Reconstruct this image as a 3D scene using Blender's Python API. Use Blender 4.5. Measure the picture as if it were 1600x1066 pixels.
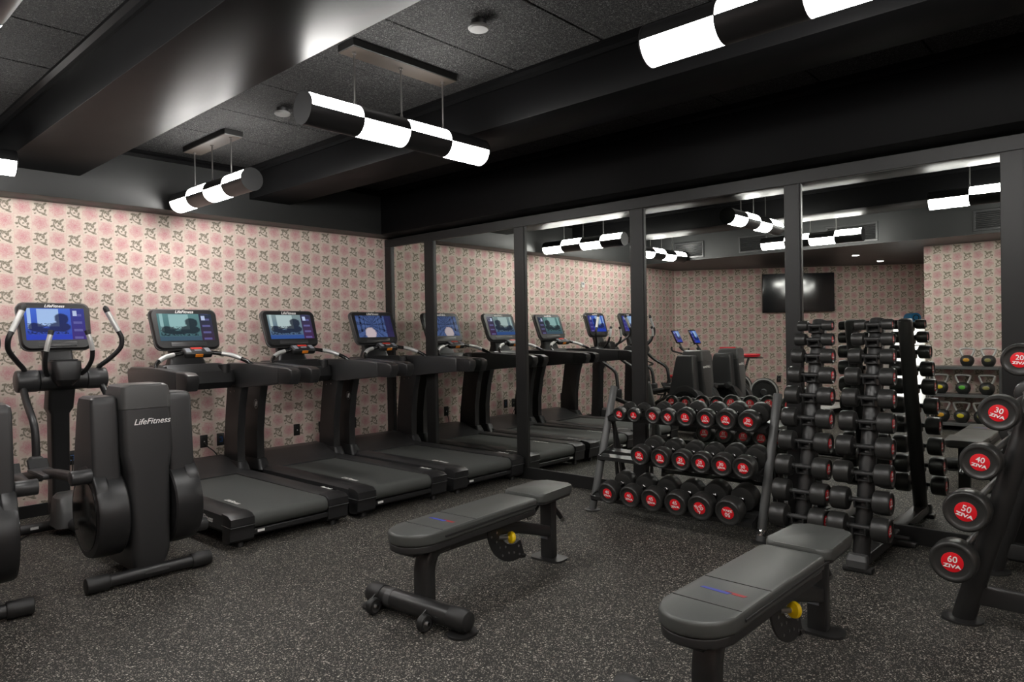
import bpy, bmesh, math, random
from mathutils import Vector, Matrix

for o in list(bpy.data.objects):
    bpy.data.objects.remove(o, do_unlink=True)
scene = bpy.context.scene
COL = scene.collection
PI = math.pi
random.seed(7)

# ------------------------------------------------------------------ camera
CAM_POS = (-5.06, -6.605, 1.40)
YAW, PITCH, ROLL = math.radians(42.4264), math.radians(-0.5789), math.radians(0.9656)
F = Vector((math.cos(YAW), math.sin(YAW), 0)); R = Vector((math.sin(YAW), -math.cos(YAW), 0)); D = Vector((0, 0, -1))
F2 = F * math.cos(PITCH) - D * math.sin(PITCH); D2 = D * math.cos(PITCH) + F * math.sin(PITCH)
R3 = R * math.cos(ROLL) + D2 * math.sin(ROLL); D3 = D2 * math.cos(ROLL) - R * math.sin(ROLL)
cd = bpy.data.cameras.new('camera'); cam = bpy.data.objects.new('camera', cd); COL.objects.link(cam)
cd.sensor_width = 36.0; cd.lens = 1091.33 * 36.0 / 1600.0; cd.clip_start = 0.05
m = Matrix((R3, -D3, -F2)).transposed().to_4x4(); m.translation = Vector(CAM_POS)
cam.matrix_world = m
scene.camera = cam

# ------------------------------------------------------------------ world, exposure, lamp levels
w = bpy.data.worlds.new('world'); scene.world = w; w.use_nodes = True
w.node_tree.nodes['Background'].inputs[0].default_value = (0.02, 0.02, 0.022, 1)
w.node_tree.nodes['Background'].inputs[1].default_value = 0.3
vs = scene.view_settings
vs.view_transform = 'Standard'; vs.look = 'None'; vs.gamma = 1.0; vs.use_curve_mapping = False
vs.exposure = 0.0
LAMP_LEVEL = 60.0      # glow of the pendant diffusers
DOWN_LEVEL = 70.0      # glow of the recessed downlights

# ------------------------------------------------------------------ node helpers
def srgb(r, g, b):
    f = lambda c: (c / 12.92 if c <= 0.04045 else ((c + 0.055) / 1.055) ** 2.4)
    return (f(r / 255), f(g / 255), f(b / 255), 1.0)

def mat(name, col, rough=0.5, metal=0.0, spec=0.5, emit=None, estr=0.0, coat=0.0):
    mt = bpy.data.materials.new(name); mt.use_nodes = True
    b = mt.node_tree.nodes['Principled BSDF']
    b.inputs['Base Color'].default_value = col if len(col) == 4 else (*col, 1)
    b.inputs['Roughness'].default_value = rough
    b.inputs['Metallic'].default_value = metal
    b.inputs['Specular IOR Level'].default_value = spec
    b.inputs['Coat Weight'].default_value = coat
    if emit is not None:
        b.inputs['Emission Color'].default_value = emit if len(emit) == 4 else (*emit, 1)
        b.inputs['Emission Strength'].default_value = estr
    return mt

class S:
    """a float socket with arithmetic"""
    def __init__(s, nt, sock): s.nt, s.k = nt, sock
    def _op(s, op, b=None, c=None):
        n = s.nt.nodes.new('ShaderNodeMath'); n.operation = op
        for i, v in enumerate((s, b, c)):
            if v is None: continue
            if isinstance(v, S): s.nt.links.new(v.k, n.inputs[i])
            else: n.inputs[i].default_value = v
        return S(s.nt, n.outputs[0])
    def __add__(s, o): return s._op('ADD', o)
    __radd__ = __add__
    def __mul__(s, o): return s._op('MULTIPLY', o)
    __rmul__ = __mul__
    def __sub__(s, o): return s._op('SUBTRACT', o)
    def __rsub__(s, o): return (s * -1.0) + o
    def __truediv__(s, o): return s._op('DIVIDE', o)
    def lt(s, o): return s._op('LESS_THAN', o)
    def gt(s, o): return s._op('GREATER_THAN', o)
    def abs(s): return s._op('ABSOLUTE')
    def sqrt(s): return s._op('SQRT')
    def sin(s): return s._op('SINE')
    def floor(s): return s._op('FLOOR')
    def fract(s): return s._op('FRACT')
    def mod(s, o): return s._op('FLOORED_MODULO', o)
    def max(s, o): return s._op('MAXIMUM', o)
    def min(s, o): return s._op('MINIMUM', o)
    def atan2(s, o): return s._op('ARCTAN2', o)
    def clamp(s): return s.max(0.0).min(1.0)
    def ramp(s, a, b): return ((s - a) * (1.0 / (b - a))).clamp()   # smooth 0..1

def coords(nt, kind):
    n = nt.nodes.new('ShaderNodeTexCoord'); sp = nt.nodes.new('ShaderNodeSeparateXYZ')
    nt.links.new(n.outputs[kind], sp.inputs[0])
    return n.outputs[kind], S(nt, sp.outputs[0]), S(nt, sp.outputs[1]), S(nt, sp.outputs[2])

def noise(nt, vec, scale, detail=2.0, rough=0.5, dist=0.0, out=0):
    n = nt.nodes.new('ShaderNodeTexNoise')
    n.inputs['Scale'].default_value = scale; n.inputs['Detail'].default_value = detail
    n.inputs['Roughness'].default_value = rough; n.inputs['Distortion'].default_value = dist
    nt.links.new(vec, n.inputs['Vector'])
    return S(nt, n.outputs[out])

def mixc(nt, fac, a, b):
    n = nt.nodes.new('ShaderNodeMix'); n.data_type = 'RGBA'
    if isinstance(fac, S): nt.links.new(fac.k, n.inputs[0])
    else: n.inputs[0].default_value = fac
    for v, i in ((a, 6), (b, 7)):
        if isinstance(v, (tuple, list)): n.inputs[i].default_value = v if len(v) == 4 else (*v, 1)
        else: nt.links.new(v, n.inputs[i])
    return n.outputs[2]

def bump(nt, h, strength=0.3, dist=0.01):
    n = nt.nodes.new('ShaderNodeBump'); n.inputs['Strength'].default_value = strength; n.inputs['Distance'].default_value = dist
    nt.links.new(h.k, n.inputs['Height'])
    b = nt.nodes['Principled BSDF']; nt.links.new(n.outputs[0], b.inputs['Normal'])

# ------------------------------------------------------------------ materials
def wallpaper_material():
    mt = mat('rose_wallpaper', (0.6, 0.5, 0.4), 0.75, spec=0.2); nt = mt.node_tree; b = nt.nodes['Principled BSDF']
    vec, u, v, _ = coords(nt, 'UV')
    T = 0.12
    U = u / T; V = v / T
    par = (U.floor() + V.floor()).mod(2.0)
    n1 = noise(nt, vec, 70.0, 3.0); n2 = noise(nt, vec, 170.0, 2.0); n3 = noise(nt, vec, 4.0, 1.0)
    px = U.fract() - 0.5 + (n1 - 0.5) * 0.10; py = V.fract() - 0.5 + (n2 - 0.5) * 0.10
    # rose
    r = (px * px + (py - 0.04) * (py - 0.04)).sqrt(); ang = (py - 0.04).atan2(px)
    tex = noise(nt, vec, 115.0, 3.0, 0.65, 1.2).ramp(0.36, 0.64)
    edge = (ang * 5.0 + n1 * 8.0).sin() * 0.06 + 0.47
    body = (edge - r).ramp(-0.03, 0.10)
    rose = body * (0.10 + tex * 0.55) + (0.26 - r).ramp(0.0, 0.26) * 0.32 * (0.3 + n2 * 1.2)
    rose_m = ((rose + 0.17) * (1.0 - par) * 0.86).clamp()
    # sprig: a curved stem and a handful of leaves
    def ell(cx, cy, a, bb, th, soft=0.25):
        c, s_ = math.cos(th), math.sin(th)
        dx = px - cx; dy = py - cy
        ex = (dx * c + dy * s_) / a; ey = (dy * c - dx * s_) / bb
        return (1.0 - (ex * ex + ey * ey)).ramp(0.0, soft)
    def arc(cx, cy, rad, wd, hx, hy, off):
        dx = px - cx; dy = py - cy
        d = ((dx * dx + dy * dy).sqrt() - rad).abs()
        return (wd - d).ramp(0.0, wd * 0.6) * (dx * hx + dy * hy).gt(off)
    sp = arc(0.12, 0.06, 0.35, 0.060, -0.8, -0.6, 0.02)
    sp = sp.max(arc(0.04, 0.12, 0.16, 0.048, 0.3, 0.9, -0.08))
    for e in ((-0.22, 0.30, 0.17, 0.075, 0.1), (0.25, 0.34, 0.17, 0.07, 0.7), (0.12, 0.10, 0.14, 0.085, -0.9), (-0.34, -0.10, 0.11, 0.08, 0.3),
              (0.28, -0.10, 0.12, 0.07, 1.2), (0.22, -0.36, 0.20, 0.06, -0.25), (-0.02, 0.24, 0.11, 0.07, 1.1), (-0.30, -0.34, 0.08, 0.05, 0.6), (0.02, -0.06, 0.08, 0.05, 0.2)):
        sp = sp.max(ell(*e))
    sprig_m = (sp * par * (0.50 + n2 * 0.7) + par * (n1 - 0.52).ramp(0.0, 0.12) * 0.20).clamp() * 0.88
    # thin seams between the printed squares
    gx = (U.fract() - 0.5).abs(); gy = (V.fract() - 0.5).abs()
    seam = gx.max(gy).ramp(0.475, 0.497) * (0.25 + n2 * 0.5)
    cream = mixc(nt, n3, srgb(202, 188, 176), srgb(209, 196, 185))
    c1 = mixc(nt, rose_m, cream, srgb(184, 112, 124))
    c2 = mixc(nt, sprig_m, c1, srgb(96, 92, 76))
    c3 = mixc(nt, seam * 0.6, c2, srgb(196, 150, 146))
    nt.links.new(c3, b.inputs['Base Color'])
    return mt

def rubber_floor_material():
    mt = mat('speckled_rubber', (0.02, 0.02, 0.02), 0.62, spec=0.35); nt = mt.node_tree; b = nt.nodes['Principled BSDF']
    vec, x, y, z = coords(nt, 'Object')
    def flecks(scale, rad, keep):
        v = nt.nodes.new('ShaderNodeTexVoronoi'); v.inputs['Scale'].default_value = scale
        nt.links.new(vec, v.inputs['Vector'])
        sp = nt.nodes.new('ShaderNodeSeparateColor'); nt.links.new(v.outputs['Color'], sp.inputs[0])
        return S(nt, v.outputs['Distance']).lt(rad) * S(nt, sp.outputs[0]).gt(keep), S(nt, sp.outputs[1]), S(nt, sp.outputs[2])
    f1, a1, b1 = flecks(110.0, 0.40, 0.74); f2, a2, b2 = flecks(220.0, 0.45, 0.64); f3, a3, b3 = flecks(72.0, 0.34, 0.88)
    big = noise(nt, vec, 1.3, 3.0)
    base = mixc(nt, big, srgb(30, 30, 29), srgb(41, 40, 38))
    tone = lambda t, q: mixc(nt, t, srgb(80, 77, 72), srgb(196, 189, 176))
    c = mixc(nt, f2 * 0.8, base, tone(a2, b2))
    c = mixc(nt, f1, c, tone(a1, b1))
    c = mixc(nt, f3, c, mixc(nt, a3, srgb(104, 88, 80), srgb(200, 195, 186)))
    nt.links.new(c, b.inputs['Base Color'])
    h = noise(nt, vec, 140.0, 2.0); bump(nt, h, 0.35, 0.004)
    return mt

def woodwool_material():
    mt = mat('black_wood_wool', (0.02, 0.02, 0.02), 0.8, spec=0.3); nt = mt.node_tree; b = nt.nodes['Principled BSDF']
    vec, x, y, z = coords(nt, 'Object')
    a = noise(nt, vec, 55.0, 4.0, 0.7, 3.5)
    fib = ((a - 0.5).abs() * 9.0)
    fib = (1.0 - fib).clamp()
    c2 = noise(nt, vec, 120.0, 2.0, 0.6, 1.5)
    k = (fib * c2.ramp(0.38, 0.72)).ramp(0.28, 0.80)
    nt.links.new(mixc(nt, k, srgb(4, 4, 5), srgb(146, 145, 143)), b.inputs['Base Color'])
    bump(nt, fib * 0.7 + c2 * 0.5, 1.0, 0.02)
    return mt

def black_paint(name, col, rough, spec=0.5):
    mt = mat(name, col, rough, spec=spec); nt = mt.node_tree
    vec, x, y, z = coords(nt, 'Object')
    n = noise(nt, vec, 2.2, 2.0, 0.5)
    rr = n * 0.05 + (rough - 0.025)
    nt.links.new(rr.k, nt.nodes['Principled BSDF'].inputs['Roughness'])
    return mt

def grained(name, col, rough, scale=400.0, st=0.15):
    mt = mat(name, col, rough); nt = mt.node_tree
    vec, x, y, z = coords(nt, 'Object')
    bump(nt, noise(nt, vec, scale, 2.0), st, 0.002)
    return mt

def screen_material(name, tint, scene_kind):
    """a picture on a lit screen: a bright gym window, a dark rider, a violet menu column"""
    mt = mat(name, (0.01, 0.01, 0.012), 0.15); nt = mt.node_tree; b = nt.nodes['Principled BSDF']
    vec, u, v, _ = coords(nt, 'UV')
    n = noise(nt, vec, 6.0, 3.0, 0.6, 1.0); n2 = noise(nt, vec, 22.0, 2.0)
    def blob(cx, cy, a, bb, soft=0.35):
        ex = (u - cx + (n - 0.5) * 0.08) / a; ey = (v - cy + (n - 0.5) * 0.08) / bb
        return (1.0 - (ex * ex + ey * ey)).ramp(0.0, soft)
    def rect(x0, x1, y0, y1): return u.gt(x0) * u.lt(x1) * v.gt(y0) * v.lt(y1)
    if scene_kind == 'rider':
        bg = mixc(nt, v, tint[0], tint[1])
        c = mixc(nt, rect(0.04, 0.10, 0.35, 1.0) + rect(0.20, 0.56, 0.42, 0.98), bg, tint[2])
        dark = blob(0.60, 0.66, 0.13, 0.20).max(blob(0.56, 0.40, 0.20, 0.17)).max(blob(0.17, 0.40, 0.14, 0.16)).max(blob(0.34, 0.30, 0.16, 0.07))
        dark = dark.max((n2 - 0.45).ramp(0.0, 0.12) * rect(0.03, 0.70, 0.18, 0.52))
        c = mixc(nt, dark * 0.9, c, tint[3])
        c = mixc(nt, v.lt(0.16) * 0.85, c, tint[4])
        menu = u.gt(0.76)
        c = mixc(nt, menu * 0.92, c, mixc(nt, v, tint[5], tint[6]))
        lines = menu * u.gt(0.80) * u.lt(0.95) * ((v * 26.0).sin().gt(0.55)) * 0.5
        c = mixc(nt, lines, c, srgb(120, 120, 190))
        c = mixc(nt, rect(0.80, 0.87, 0.76, 0.93), c, srgb(190, 205, 235))
    else:
        d = (u - 0.42).abs() + 0.05
        beams = ((v - 0.55) / d * 7.0).sin().gt(0.3) * u.lt(0.8)
        posts = ((d * 9.0)._op('POWER', -1.0) * 45.0).sin().gt(0.5) * v.gt(0.25)
        bg = mixc(nt, n, tint[0], tint[1])
        c = mixc(nt, (beams * 0.5 + posts * 0.6).clamp() * n2.ramp(0.3, 0.5), bg, tint[2])
        c = mixc(nt, blob(0.34, 0.18, 0.16, 0.3), c, srgb(196, 180, 186))
        c = mixc(nt, u.gt(0.80) * 0.9, c, mixc(nt, v, tint[5], tint[6]))
    b.inputs['Emission Strength'].default_value = 0.85
    nt.links.new(c, b.inputs['Emission Color'])
    return mt

M = {}
M['wallpaper'] = wallpaper_material()
M['floor'] = rubber_floor_material()
M['woodwool'] = woodwool_material()
M['beam'] = black_paint('satin_black_paint', (0.0032, 0.0032, 0.0034), 0.40, 0.03)
M['soffit'] = black_paint('charcoal_paint', (0.022, 0.0228, 0.0228), 0.42, 0.25)
M['soffit_shaded'] = black_paint('charcoal_paint_shaded', (0.0024, 0.0024, 0.0026), 0.5, 0.06)  # soffit over the mirrors: its shade is put into a darker base colour
M['frame'] = black_paint('black_frame_paint', (0.013, 0.013, 0.013), 0.42, 0.35)
M['shadowgap'] = mat('shadow_gap', (0.004, 0.004, 0.004), 0.8)
M['mirror'] = mat('mirror_silver', (0.78, 0.80, 0.765), 0.0, 1.0)
M['diffuser'] = mat('lit_opal_diffuser', (0.9, 0.9, 0.9), 0.4, emit=(1.0, 0.975, 0.94, 1), estr=LAMP_LEVEL)
M['downlight'] = mat('lit_downlight', (0.9, 0.9, 0.9), 0.4, emit=(1.0, 0.95, 0.88, 1), estr=DOWN_LEVEL)
M['lampmetal'] = mat('lamp_black_metal', (0.020, 0.020, 0.021), 0.38, 0.3)
M['rod'] = mat('lamp_rod_nickel', (0.30, 0.29, 0.28), 0.3, 1.0)
M['canopy'] = mat('bronze_canopy', (0.0025, 0.0024, 0.0022), 0.5, 0.0)
M['bronze'] = mat('bronze_plate', (0.014, 0.0105, 0.008), 0.4, 0.0)
M['white'] = mat('white_plastic', (0.62, 0.62, 0.60), 0.45)
M['detector'] = mat('grey_white_plastic', (0.20, 0.20, 0.195), 0.5)
M['plastic'] = grained('charcoal_plastic', srgb(48, 48, 49), 0.36, 700.0, 0.08)
M['plastic_d'] = grained('dark_plastic', srgb(33, 33, 34), 0.38, 700.0, 0.08)
M['plastic_g'] = grained('grey_plastic', srgb(66, 66, 66), 0.40, 700.0, 0.08)
M['gloss'] = mat('gloss_black', (0.012, 0.012, 0.012), 0.12)
M['blackmetal'] = black_paint('black_powder_coat', (0.021, 0.021, 0.021), 0.36)
M['greymetal'] = black_paint('graphite_powder_coat', srgb(86, 87, 87), 0.36)
M['belt'] = grained('running_belt', srgb(68, 70, 68), 0.62, 900.0, 0.2)
M['chrome'] = mat('chrome', (0.62, 0.62, 0.62), 0.16, 1.0)
M['steel'] = mat('brushed_steel', (0.36, 0.36, 0.36), 0.33, 1.0)
M['grip'] = mat('brushed_grip', (0.58, 0.58, 0.57), 0.36, 0.5)
M['darkchrome'] = mat('dark_chrome', (0.16, 0.16, 0.16), 0.22, 1.0)
M['rubber'] = mat('black_rubber', (0.014, 0.014, 0.014), 0.5)
M['dbrubber'] = grained('dumbbell_rubber', (0.022, 0.022, 0.021), 0.36, 500.0, 0.06)
M['red'] = mat('red_label', srgb(216, 14, 30), 0.42)
M['print'] = mat('white_print', (0.80, 0.79, 0.77), 0.5)
M['blueprint'] = mat('blue_print', srgb(52, 62, 150), 0.5)
M['redprint'] = mat('red_print', srgb(150, 40, 44), 0.5)
M['vinyl'] = grained('grey_black_vinyl', srgb(72, 74, 72), 0.42, 320.0, 0.12)
M['vinyl_d'] = grained('black_vinyl', srgb(40, 40, 40), 0.46, 320.0, 0.12)
M['yellow'] = mat('yellow_knob', srgb(246, 206, 16), 0.35)
M['orange'] = mat('orange_key', srgb(224, 130, 30), 0.4)
M['redkey'] = mat('red_key', srgb(190, 50, 40), 0.4)
M['silverkey'] = mat('silver_key', srgb(126, 130, 138), 0.35)
M['outlet'] = mat('black_outlet', (0.012, 0.012, 0.012), 0.4)
M['blueled'] = mat('blue_outlet_mark', srgb(20, 90, 160), 0.4)
M['tvscreen'] = mat('tv_screen', (0.012, 0.013, 0.015), 0.08)
M['blue'] = mat('blue_foam', srgb(30, 120, 170), 0.6)
M['redseat'] = mat('red_vinyl', srgb(190, 30, 44), 0.45)
M['towel'] = mat('white_laminate', (0.78, 0.78, 0.77), 0.5)
M['litpanel'] = mat('lit_white_panel', (0.9, 0.9, 0.9), 0.4, emit=(1, 0.98, 0.96, 1), estr=2.2)
BLUE = [srgb(30, 60, 170), srgb(70, 110, 220), srgb(170, 200, 245), srgb(14, 22, 70), srgb(30, 60, 190), srgb(60, 30, 110), srgb(50, 56, 140)]
TEAL = [srgb(60, 96, 104), srgb(96, 140, 140), srgb(150, 190, 190), srgb(16, 26, 36), srgb(60, 84, 104), srgb(60, 34, 60), srgb(30, 34, 60)]
MIXD = [srgb(60, 90, 130), srgb(130, 150, 150), srgb(180, 200, 200), srgb(14, 20, 44), srgb(44, 80, 150), srgb(70, 30, 70), srgb(36, 30, 70)]
NIGHT = [srgb(36, 48, 96), srgb(90, 116, 170), srgb(12, 16, 36), srgb(10, 12, 30), srgb(40, 60, 120), srgb(40, 24, 60), srgb(30, 30, 70)]
M['screen_blue'] = screen_material('screen_blue_ride', BLUE, 'rider')
M['screen_teal'] = screen_material('screen_teal_ride', TEAL, 'rider')
M['screen_mixed'] = screen_material('screen_mixed_ride', MIXD, 'rider')
M['screen_night'] = screen_material('screen_night_street', NIGHT, 'street')

# ------------------------------------------------------------------ mesh helpers
class MB:
    def __init__(s): s.bm = bmesh.new()
    def box(s, c, size, bevel=0.0, seg=2, rot=None):
        mt = Matrix.Translation(c) @ (rot.to_4x4() if rot is not None else Matrix.Identity(4)) @ Matrix.Diagonal((*size, 1))
        r = bmesh.ops.create_cube(s.bm, size=1.0, matrix=mt)
        if bevel > 0:
            es = list({e for v in r['verts'] for e in v.link_edges})
            bmesh.ops.bevel(s.bm, geom=es, offset=bevel, segments=seg, affect='EDGES', profile=0.5)
        return s
    def rings(s, rings, caps=True, closed=False):
        n = len(rings[0]); vs = [[s.bm.verts.new(p) for p in r] for r in rings]
        lst = list(range(len(vs) - 1))
        for i in lst:
            for j in range(n):
                s.bm.faces.new((vs[i][j], vs[i][(j + 1) % n], vs[i + 1][(j + 1) % n], vs[i + 1][j]))
        if closed:
            for j in range(n):
                s.bm.faces.new((vs[-1][j], vs[-1][(j + 1) % n], vs[0][(j + 1) % n], vs[0][j]))
        elif caps:
            s.bm.faces.new(list(reversed(vs[0]))); s.bm.faces.new(vs[-1])
        return s
    def lathe(s, prof, p0=(0, 0, 0), axis=(0, 0, 1), n=24, a0=0.0, a1=None):
        ax = Vector(axis).normalized(); t = Vector((0, 0, 1)) if abs(ax.z) < 0.9 else Vector((1, 0, 0))
        e1 = ax.cross(t).normalized(); e2 = ax.cross(e1); p0 = Vector(p0)
        rings = []
        for r, h in prof:
            rings.append([p0 + ax * h + (e1 * math.cos(2 * PI * j / n) + e2 * math.sin(2 * PI * j / n)) * max(r, 1e-5) for j in range(n)])
        return s.rings(rings)
    def cyl(s, p0, p1, r0, r1=None, n=20, bevel=0.0):
        p0, p1 = Vector(p0), Vector(p1); L = (p1 - p0).length; r1 = r0 if r1 is None else r1
        if bevel > 0:
            pr = [(r0 - bevel, 0), (r0 - bevel * .3, bevel * .3), (r0, bevel), (r1, L - bevel), (r1 - bevel * .3, L - bevel * .3), (r1 - bevel, L)]
        else: pr = [(r0, 0), (r1, L)]
        return s.lathe(pr, p0, p1 - p0, n)
    def tube(s, pts, r, n=12, smooth=6, sect=None):
        P = [Vector(p) for p in pts]; rs = r if isinstance(r, (list, tuple)) else [r] * len(P)
        if smooth and len(P) > 2:
            Q, RR = [], []
            for i in range(len(P) - 1):
                a, b, c, d = P[max(i - 1, 0)], P[i], P[i + 1], P[min(i + 2, len(P) - 1)]
                for k in range(smooth):
                    t = k / smooth
                    Q.append(0.5 * ((2 * b) + (c - a) * t + (2 * a - 5 * b + 4 * c - d) * t * t + (3 * b - a - 3 * c + d) * t ** 3)); RR.append(rs[i] + (rs[i + 1] - rs[i]) * t)
            Q.append(P[-1]); RR.append(rs[-1]); P, rs = Q, RR
        rings = []; prev = None
        for i, p in enumerate(P):
            t = (P[min(i + 1, len(P) - 1)] - P[max(i - 1, 0)]).normalized()
            if prev is None:
                ref = Vector((0, 0, 1)) if abs(t.z) < 0.9 else Vector((1, 0, 0)); e1 = t.cross(ref).normalized()
            else: e1 = (prev - t * prev.dot(t)).normalized()
            e2 = t.cross(e1); prev = e1
            if sect: rings.append([p + e1 * a * rs[i] + e2 * b * rs[i] for a, b in sect])
            else: rings.append([p + (e1 * math.cos(2 * PI * j / n) + e2 * math.sin(2 * PI * j / n)) * rs[i] for j in range(n)])
        return s.rings(rings)
    def prism(s, poly, a, b, axis='x', bevel=0.0, seg=2):
        """poly is 2-D: axis x -> (y,z), y -> (x,z), z -> (x,y); extruded from a to b"""
        def pt(p, t): return {'x': (t, p[0], p[1]), 'y': (p[0], t, p[1]), 'z': (p[0], p[1], t)}[axis]
        v0 = [s.bm.verts.new(pt(p, a)) for p in poly]; v1 = [s.bm.verts.new(pt(p, b)) for p in poly]
        n = len(poly); fs = [s.bm.faces.new(v0), s.bm.faces.new(list(reversed(v1)))]
        for j in range(n): fs.append(s.bm.faces.new((v0[j], v1[j], v1[(j + 1) % n], v0[(j + 1) % n])))
        if bevel > 0:
            es = list({e for e in fs[0].edges} | {e for e in fs[1].edges})
            bmesh.ops.bevel(s.bm, geom=es, offset=bevel, segments=seg, affect='EDGES', profile=0.5)
        return s
    def loft(s, secs, n=6):
        """secs: (cx, cy, z, hx, hy, corner)"""
        return s.rings([[Vector((x, y, z)) for x, y in rrect(cx, cy, hx, hy, c, n)] for cx, cy, z, hx, hy, c in secs])
    def build(s, name, material, parent=None, matrix=None, smooth=35, label=None):
        bm = s.bm
        if matrix is not None: bmesh.ops.transform(bm, matrix=matrix, verts=bm.verts)
        bmesh.ops.recalc_face_normals(bm, faces=bm.faces)
        if smooth:
            lim = math.radians(smooth)
            for f in bm.faces: f.smooth = True
            for e in bm.edges:
                if len(e.link_faces) == 2 and e.calc_face_angle(0) > lim: e.smooth = False
        me = bpy.data.meshes.new(name); bm.to_mesh(me); bm.free()
        me.materials.append(M[material] if isinstance(material, str) else material)
        return link(name, me, parent, label)

def rrect(cx, cy, hx, hy, c, n=6):
    c = min(c, hx * 0.999, hy * 0.999); out = []
    for qx, qy, a0 in ((1, 1, 0), (-1, 1, PI / 2), (-1, -1, PI), (1, -1, 1.5 * PI)):
        for k in range(n + 1):
            a = a0 + (PI / 2) * k / n
            out.append((cx + qx * (hx - c) + c * math.cos(a), cy + qy * (hy - c) + c * math.sin(a)))
    return out

def link(name, me, parent=None, label=None):
    o = bpy.data.objects.new(name, me); COL.objects.link(o)
    if parent is not None: o.parent = parent
    if label: o['label'] = label
    return o

def tag(o, label=None, cat=None, group=None, kind=None):
    for k, v in (('label', label), ('category', cat), ('group', group), ('kind', kind)):
        if v: o[k] = v
    return o

def thing(name, label, cat, loc=(0, 0, 0), rz=0.0, group=None):
    o = bpy.data.objects.new(name, None); COL.objects.link(o); o.empty_display_size = 0.1
    o.location = loc; o.rotation_euler = (0, 0, rz)
    return tag(o, label, cat, group)

CH = {}
def copy_tree(o, parent=None):
    c = o.copy(); COL.objects.link(c); c.parent = parent
    for ch in [x for x in bpy.data.objects if x.parent == o]: copy_tree(ch, c)
    return c

def quad(name, pts, uvs, material, kind='structure', parent=None):
    me = bpy.data.meshes.new(name); me.from_pydata([Vector(p) for p in pts], [], [tuple(range(len(pts)))])
    uv = me.uv_layers.new(name='UVMap')
    for i, q in enumerate(uvs): uv.data[i].uv = q
    me.materials.append(M[material]); o = link(name, me, parent)
    if kind and parent is None: o['kind'] = kind
    return o

TXT = {}
def text_mesh(body, size, shear=0.0, bold=0.0, sx=1.0, ext=0.0005, align='CENTER'):
    key = (body, size, shear, bold, sx, align)
    if key in TXT: return TXT[key].copy()
    cu = bpy.data.curves.new('lettering', 'FONT'); cu.body = body; cu.size = size; cu.shear = shear; cu.offset = bold
    cu.align_x = align; cu.align_y = 'CENTER'; cu.extrude = ext; cu.resolution_u = 3
    o = bpy.data.objects.new('lettering', cu); COL.objects.link(o)
    bpy.context.view_layer.update()
    me = bpy.data.meshes.new_from_object(o.evaluated_get(bpy.context.evaluated_depsgraph_get()))
    bpy.data.objects.remove(o, do_unlink=True); bpy.data.curves.remove(cu)
    me.transform(Matrix.Diagonal((sx, 1, 1, 1)))
    me.materials.clear(); TXT[key] = me
    return me.copy()

def join_meshes(parts):
    bm = bmesh.new()
    for me, mx in parts:
        me2 = me.copy(); me2.transform(mx); bm.from_mesh(me2); bpy.data.meshes.remove(me2)
    out = bpy.data.meshes.new('lettering'); bm.to_mesh(out); bm.free()
    return out

def frame_matrix(origin, right, up):
    r = Vector(right).normalized(); u = Vector(up).normalized(); n = r.cross(u)
    mx = Matrix((r, u, n)).transposed().to_4x4(); mx.translation = Vector(origin)
    return mx

def lettering(body, size, mx, material='print', parent=None, shear=0.0, bold=0.0, sx=1.0, align='CENTER', name='lettering'):
    me = text_mesh(body, size, shear, bold, sx, align=align); me.transform(mx); me.name = name
    me.materials.clear(); me.materials.append(M[material])
    return link(name, me, parent)

# ================================================================== THE ROOM
ZC, ZB, ZS = 3.01, 2.725, 2.535        # ceiling, beam undersides, soffit undersides
X_BACK, Y_END = -6.17, -9.6            # wall behind the camera, wall at the far right
AW0, AW1 = (-6.717, 0.0), (-9.605, -4.25)   # the slanted wall of the alcove
aw_len = math.hypot(AW1[0] - AW0[0], AW1[1] - AW0[1])
aw_dir = Vector(((AW1[0] - AW0[0]) / aw_len, (AW1[1] - AW0[1]) / aw_len, 0)); aw_nrm = Vector((-aw_dir.y, aw_dir.x, 0))
if aw_nrm.x < 0: aw_nrm = -aw_nrm

def slab(name, lo, hi, material, kind='structure', bevel=0.0):
    b = MB(); b.box([(lo[i] + hi[i]) / 2 for i in range(3)], [hi[i] - lo[i] for i in range(3)], bevel)
    o = b.build(name, material)
    if kind: o['kind'] = kind
    return o

slab('floor', (-10.2, Y_END - 0.1, -0.08), (0.15, 0.15, 0.0), 'floor')
def wall(name, p0, p1, z0, z1, material='wallpaper', thick=0.1):
    """papered on the room side; p0 -> p1 runs with the room on its right-hand side"""
    p0, p1 = Vector((*p0, 0)), Vector((*p1, 0)); d = (p1 - p0); L = d.length; d.normalize(); nb = Vector((-d.y, d.x, 0))  # away from the room
    V = []; 
    for off in (0, thick):
        for p, s in ((p0, 0), (p1, L)):
            for z in (z0, z1): V.append(p + nb * off + Vector((0, 0, z)))
    me = bpy.data.meshes.new(name)
    faces = [(0, 2, 3, 1), (4, 5, 7, 6), (0, 1, 5, 4), (2, 6, 7, 3), (1, 3, 7, 5), (0, 4, 6, 2)]
    me.from_pydata(V, [], faces); uv = me.uv_layers.new(name='UVMap')
    su = {0: 0, 1: 0, 2: L, 3: L, 4: 0, 5: 0, 6: L, 7: L}
    for lp in me.loops: uv.data[lp.index].uv = (su[lp.vertex_index] + 0.031, V[lp.vertex_index].z - 0.015)
    me.materials.append(M[material]); o = link(name, me); o['kind'] = 'structure'
    return o
wall('wall_left', (AW0[0], 0.0), (0.06, 0.0), 0.0, ZC + 0.05)
wall('wall_alcove', (AW1[0], AW1[1]), (AW0[0], AW0[1]), 0.0, ZC)
wall('wall_return', (X_BACK - 0.1, AW1[1]), (AW1[0], AW1[1]), 0.0, ZC)
wall('wall_back', (X_BACK, Y_END), (X_BACK, AW1[1] - 0.0), 0.0, ZC)
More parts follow.
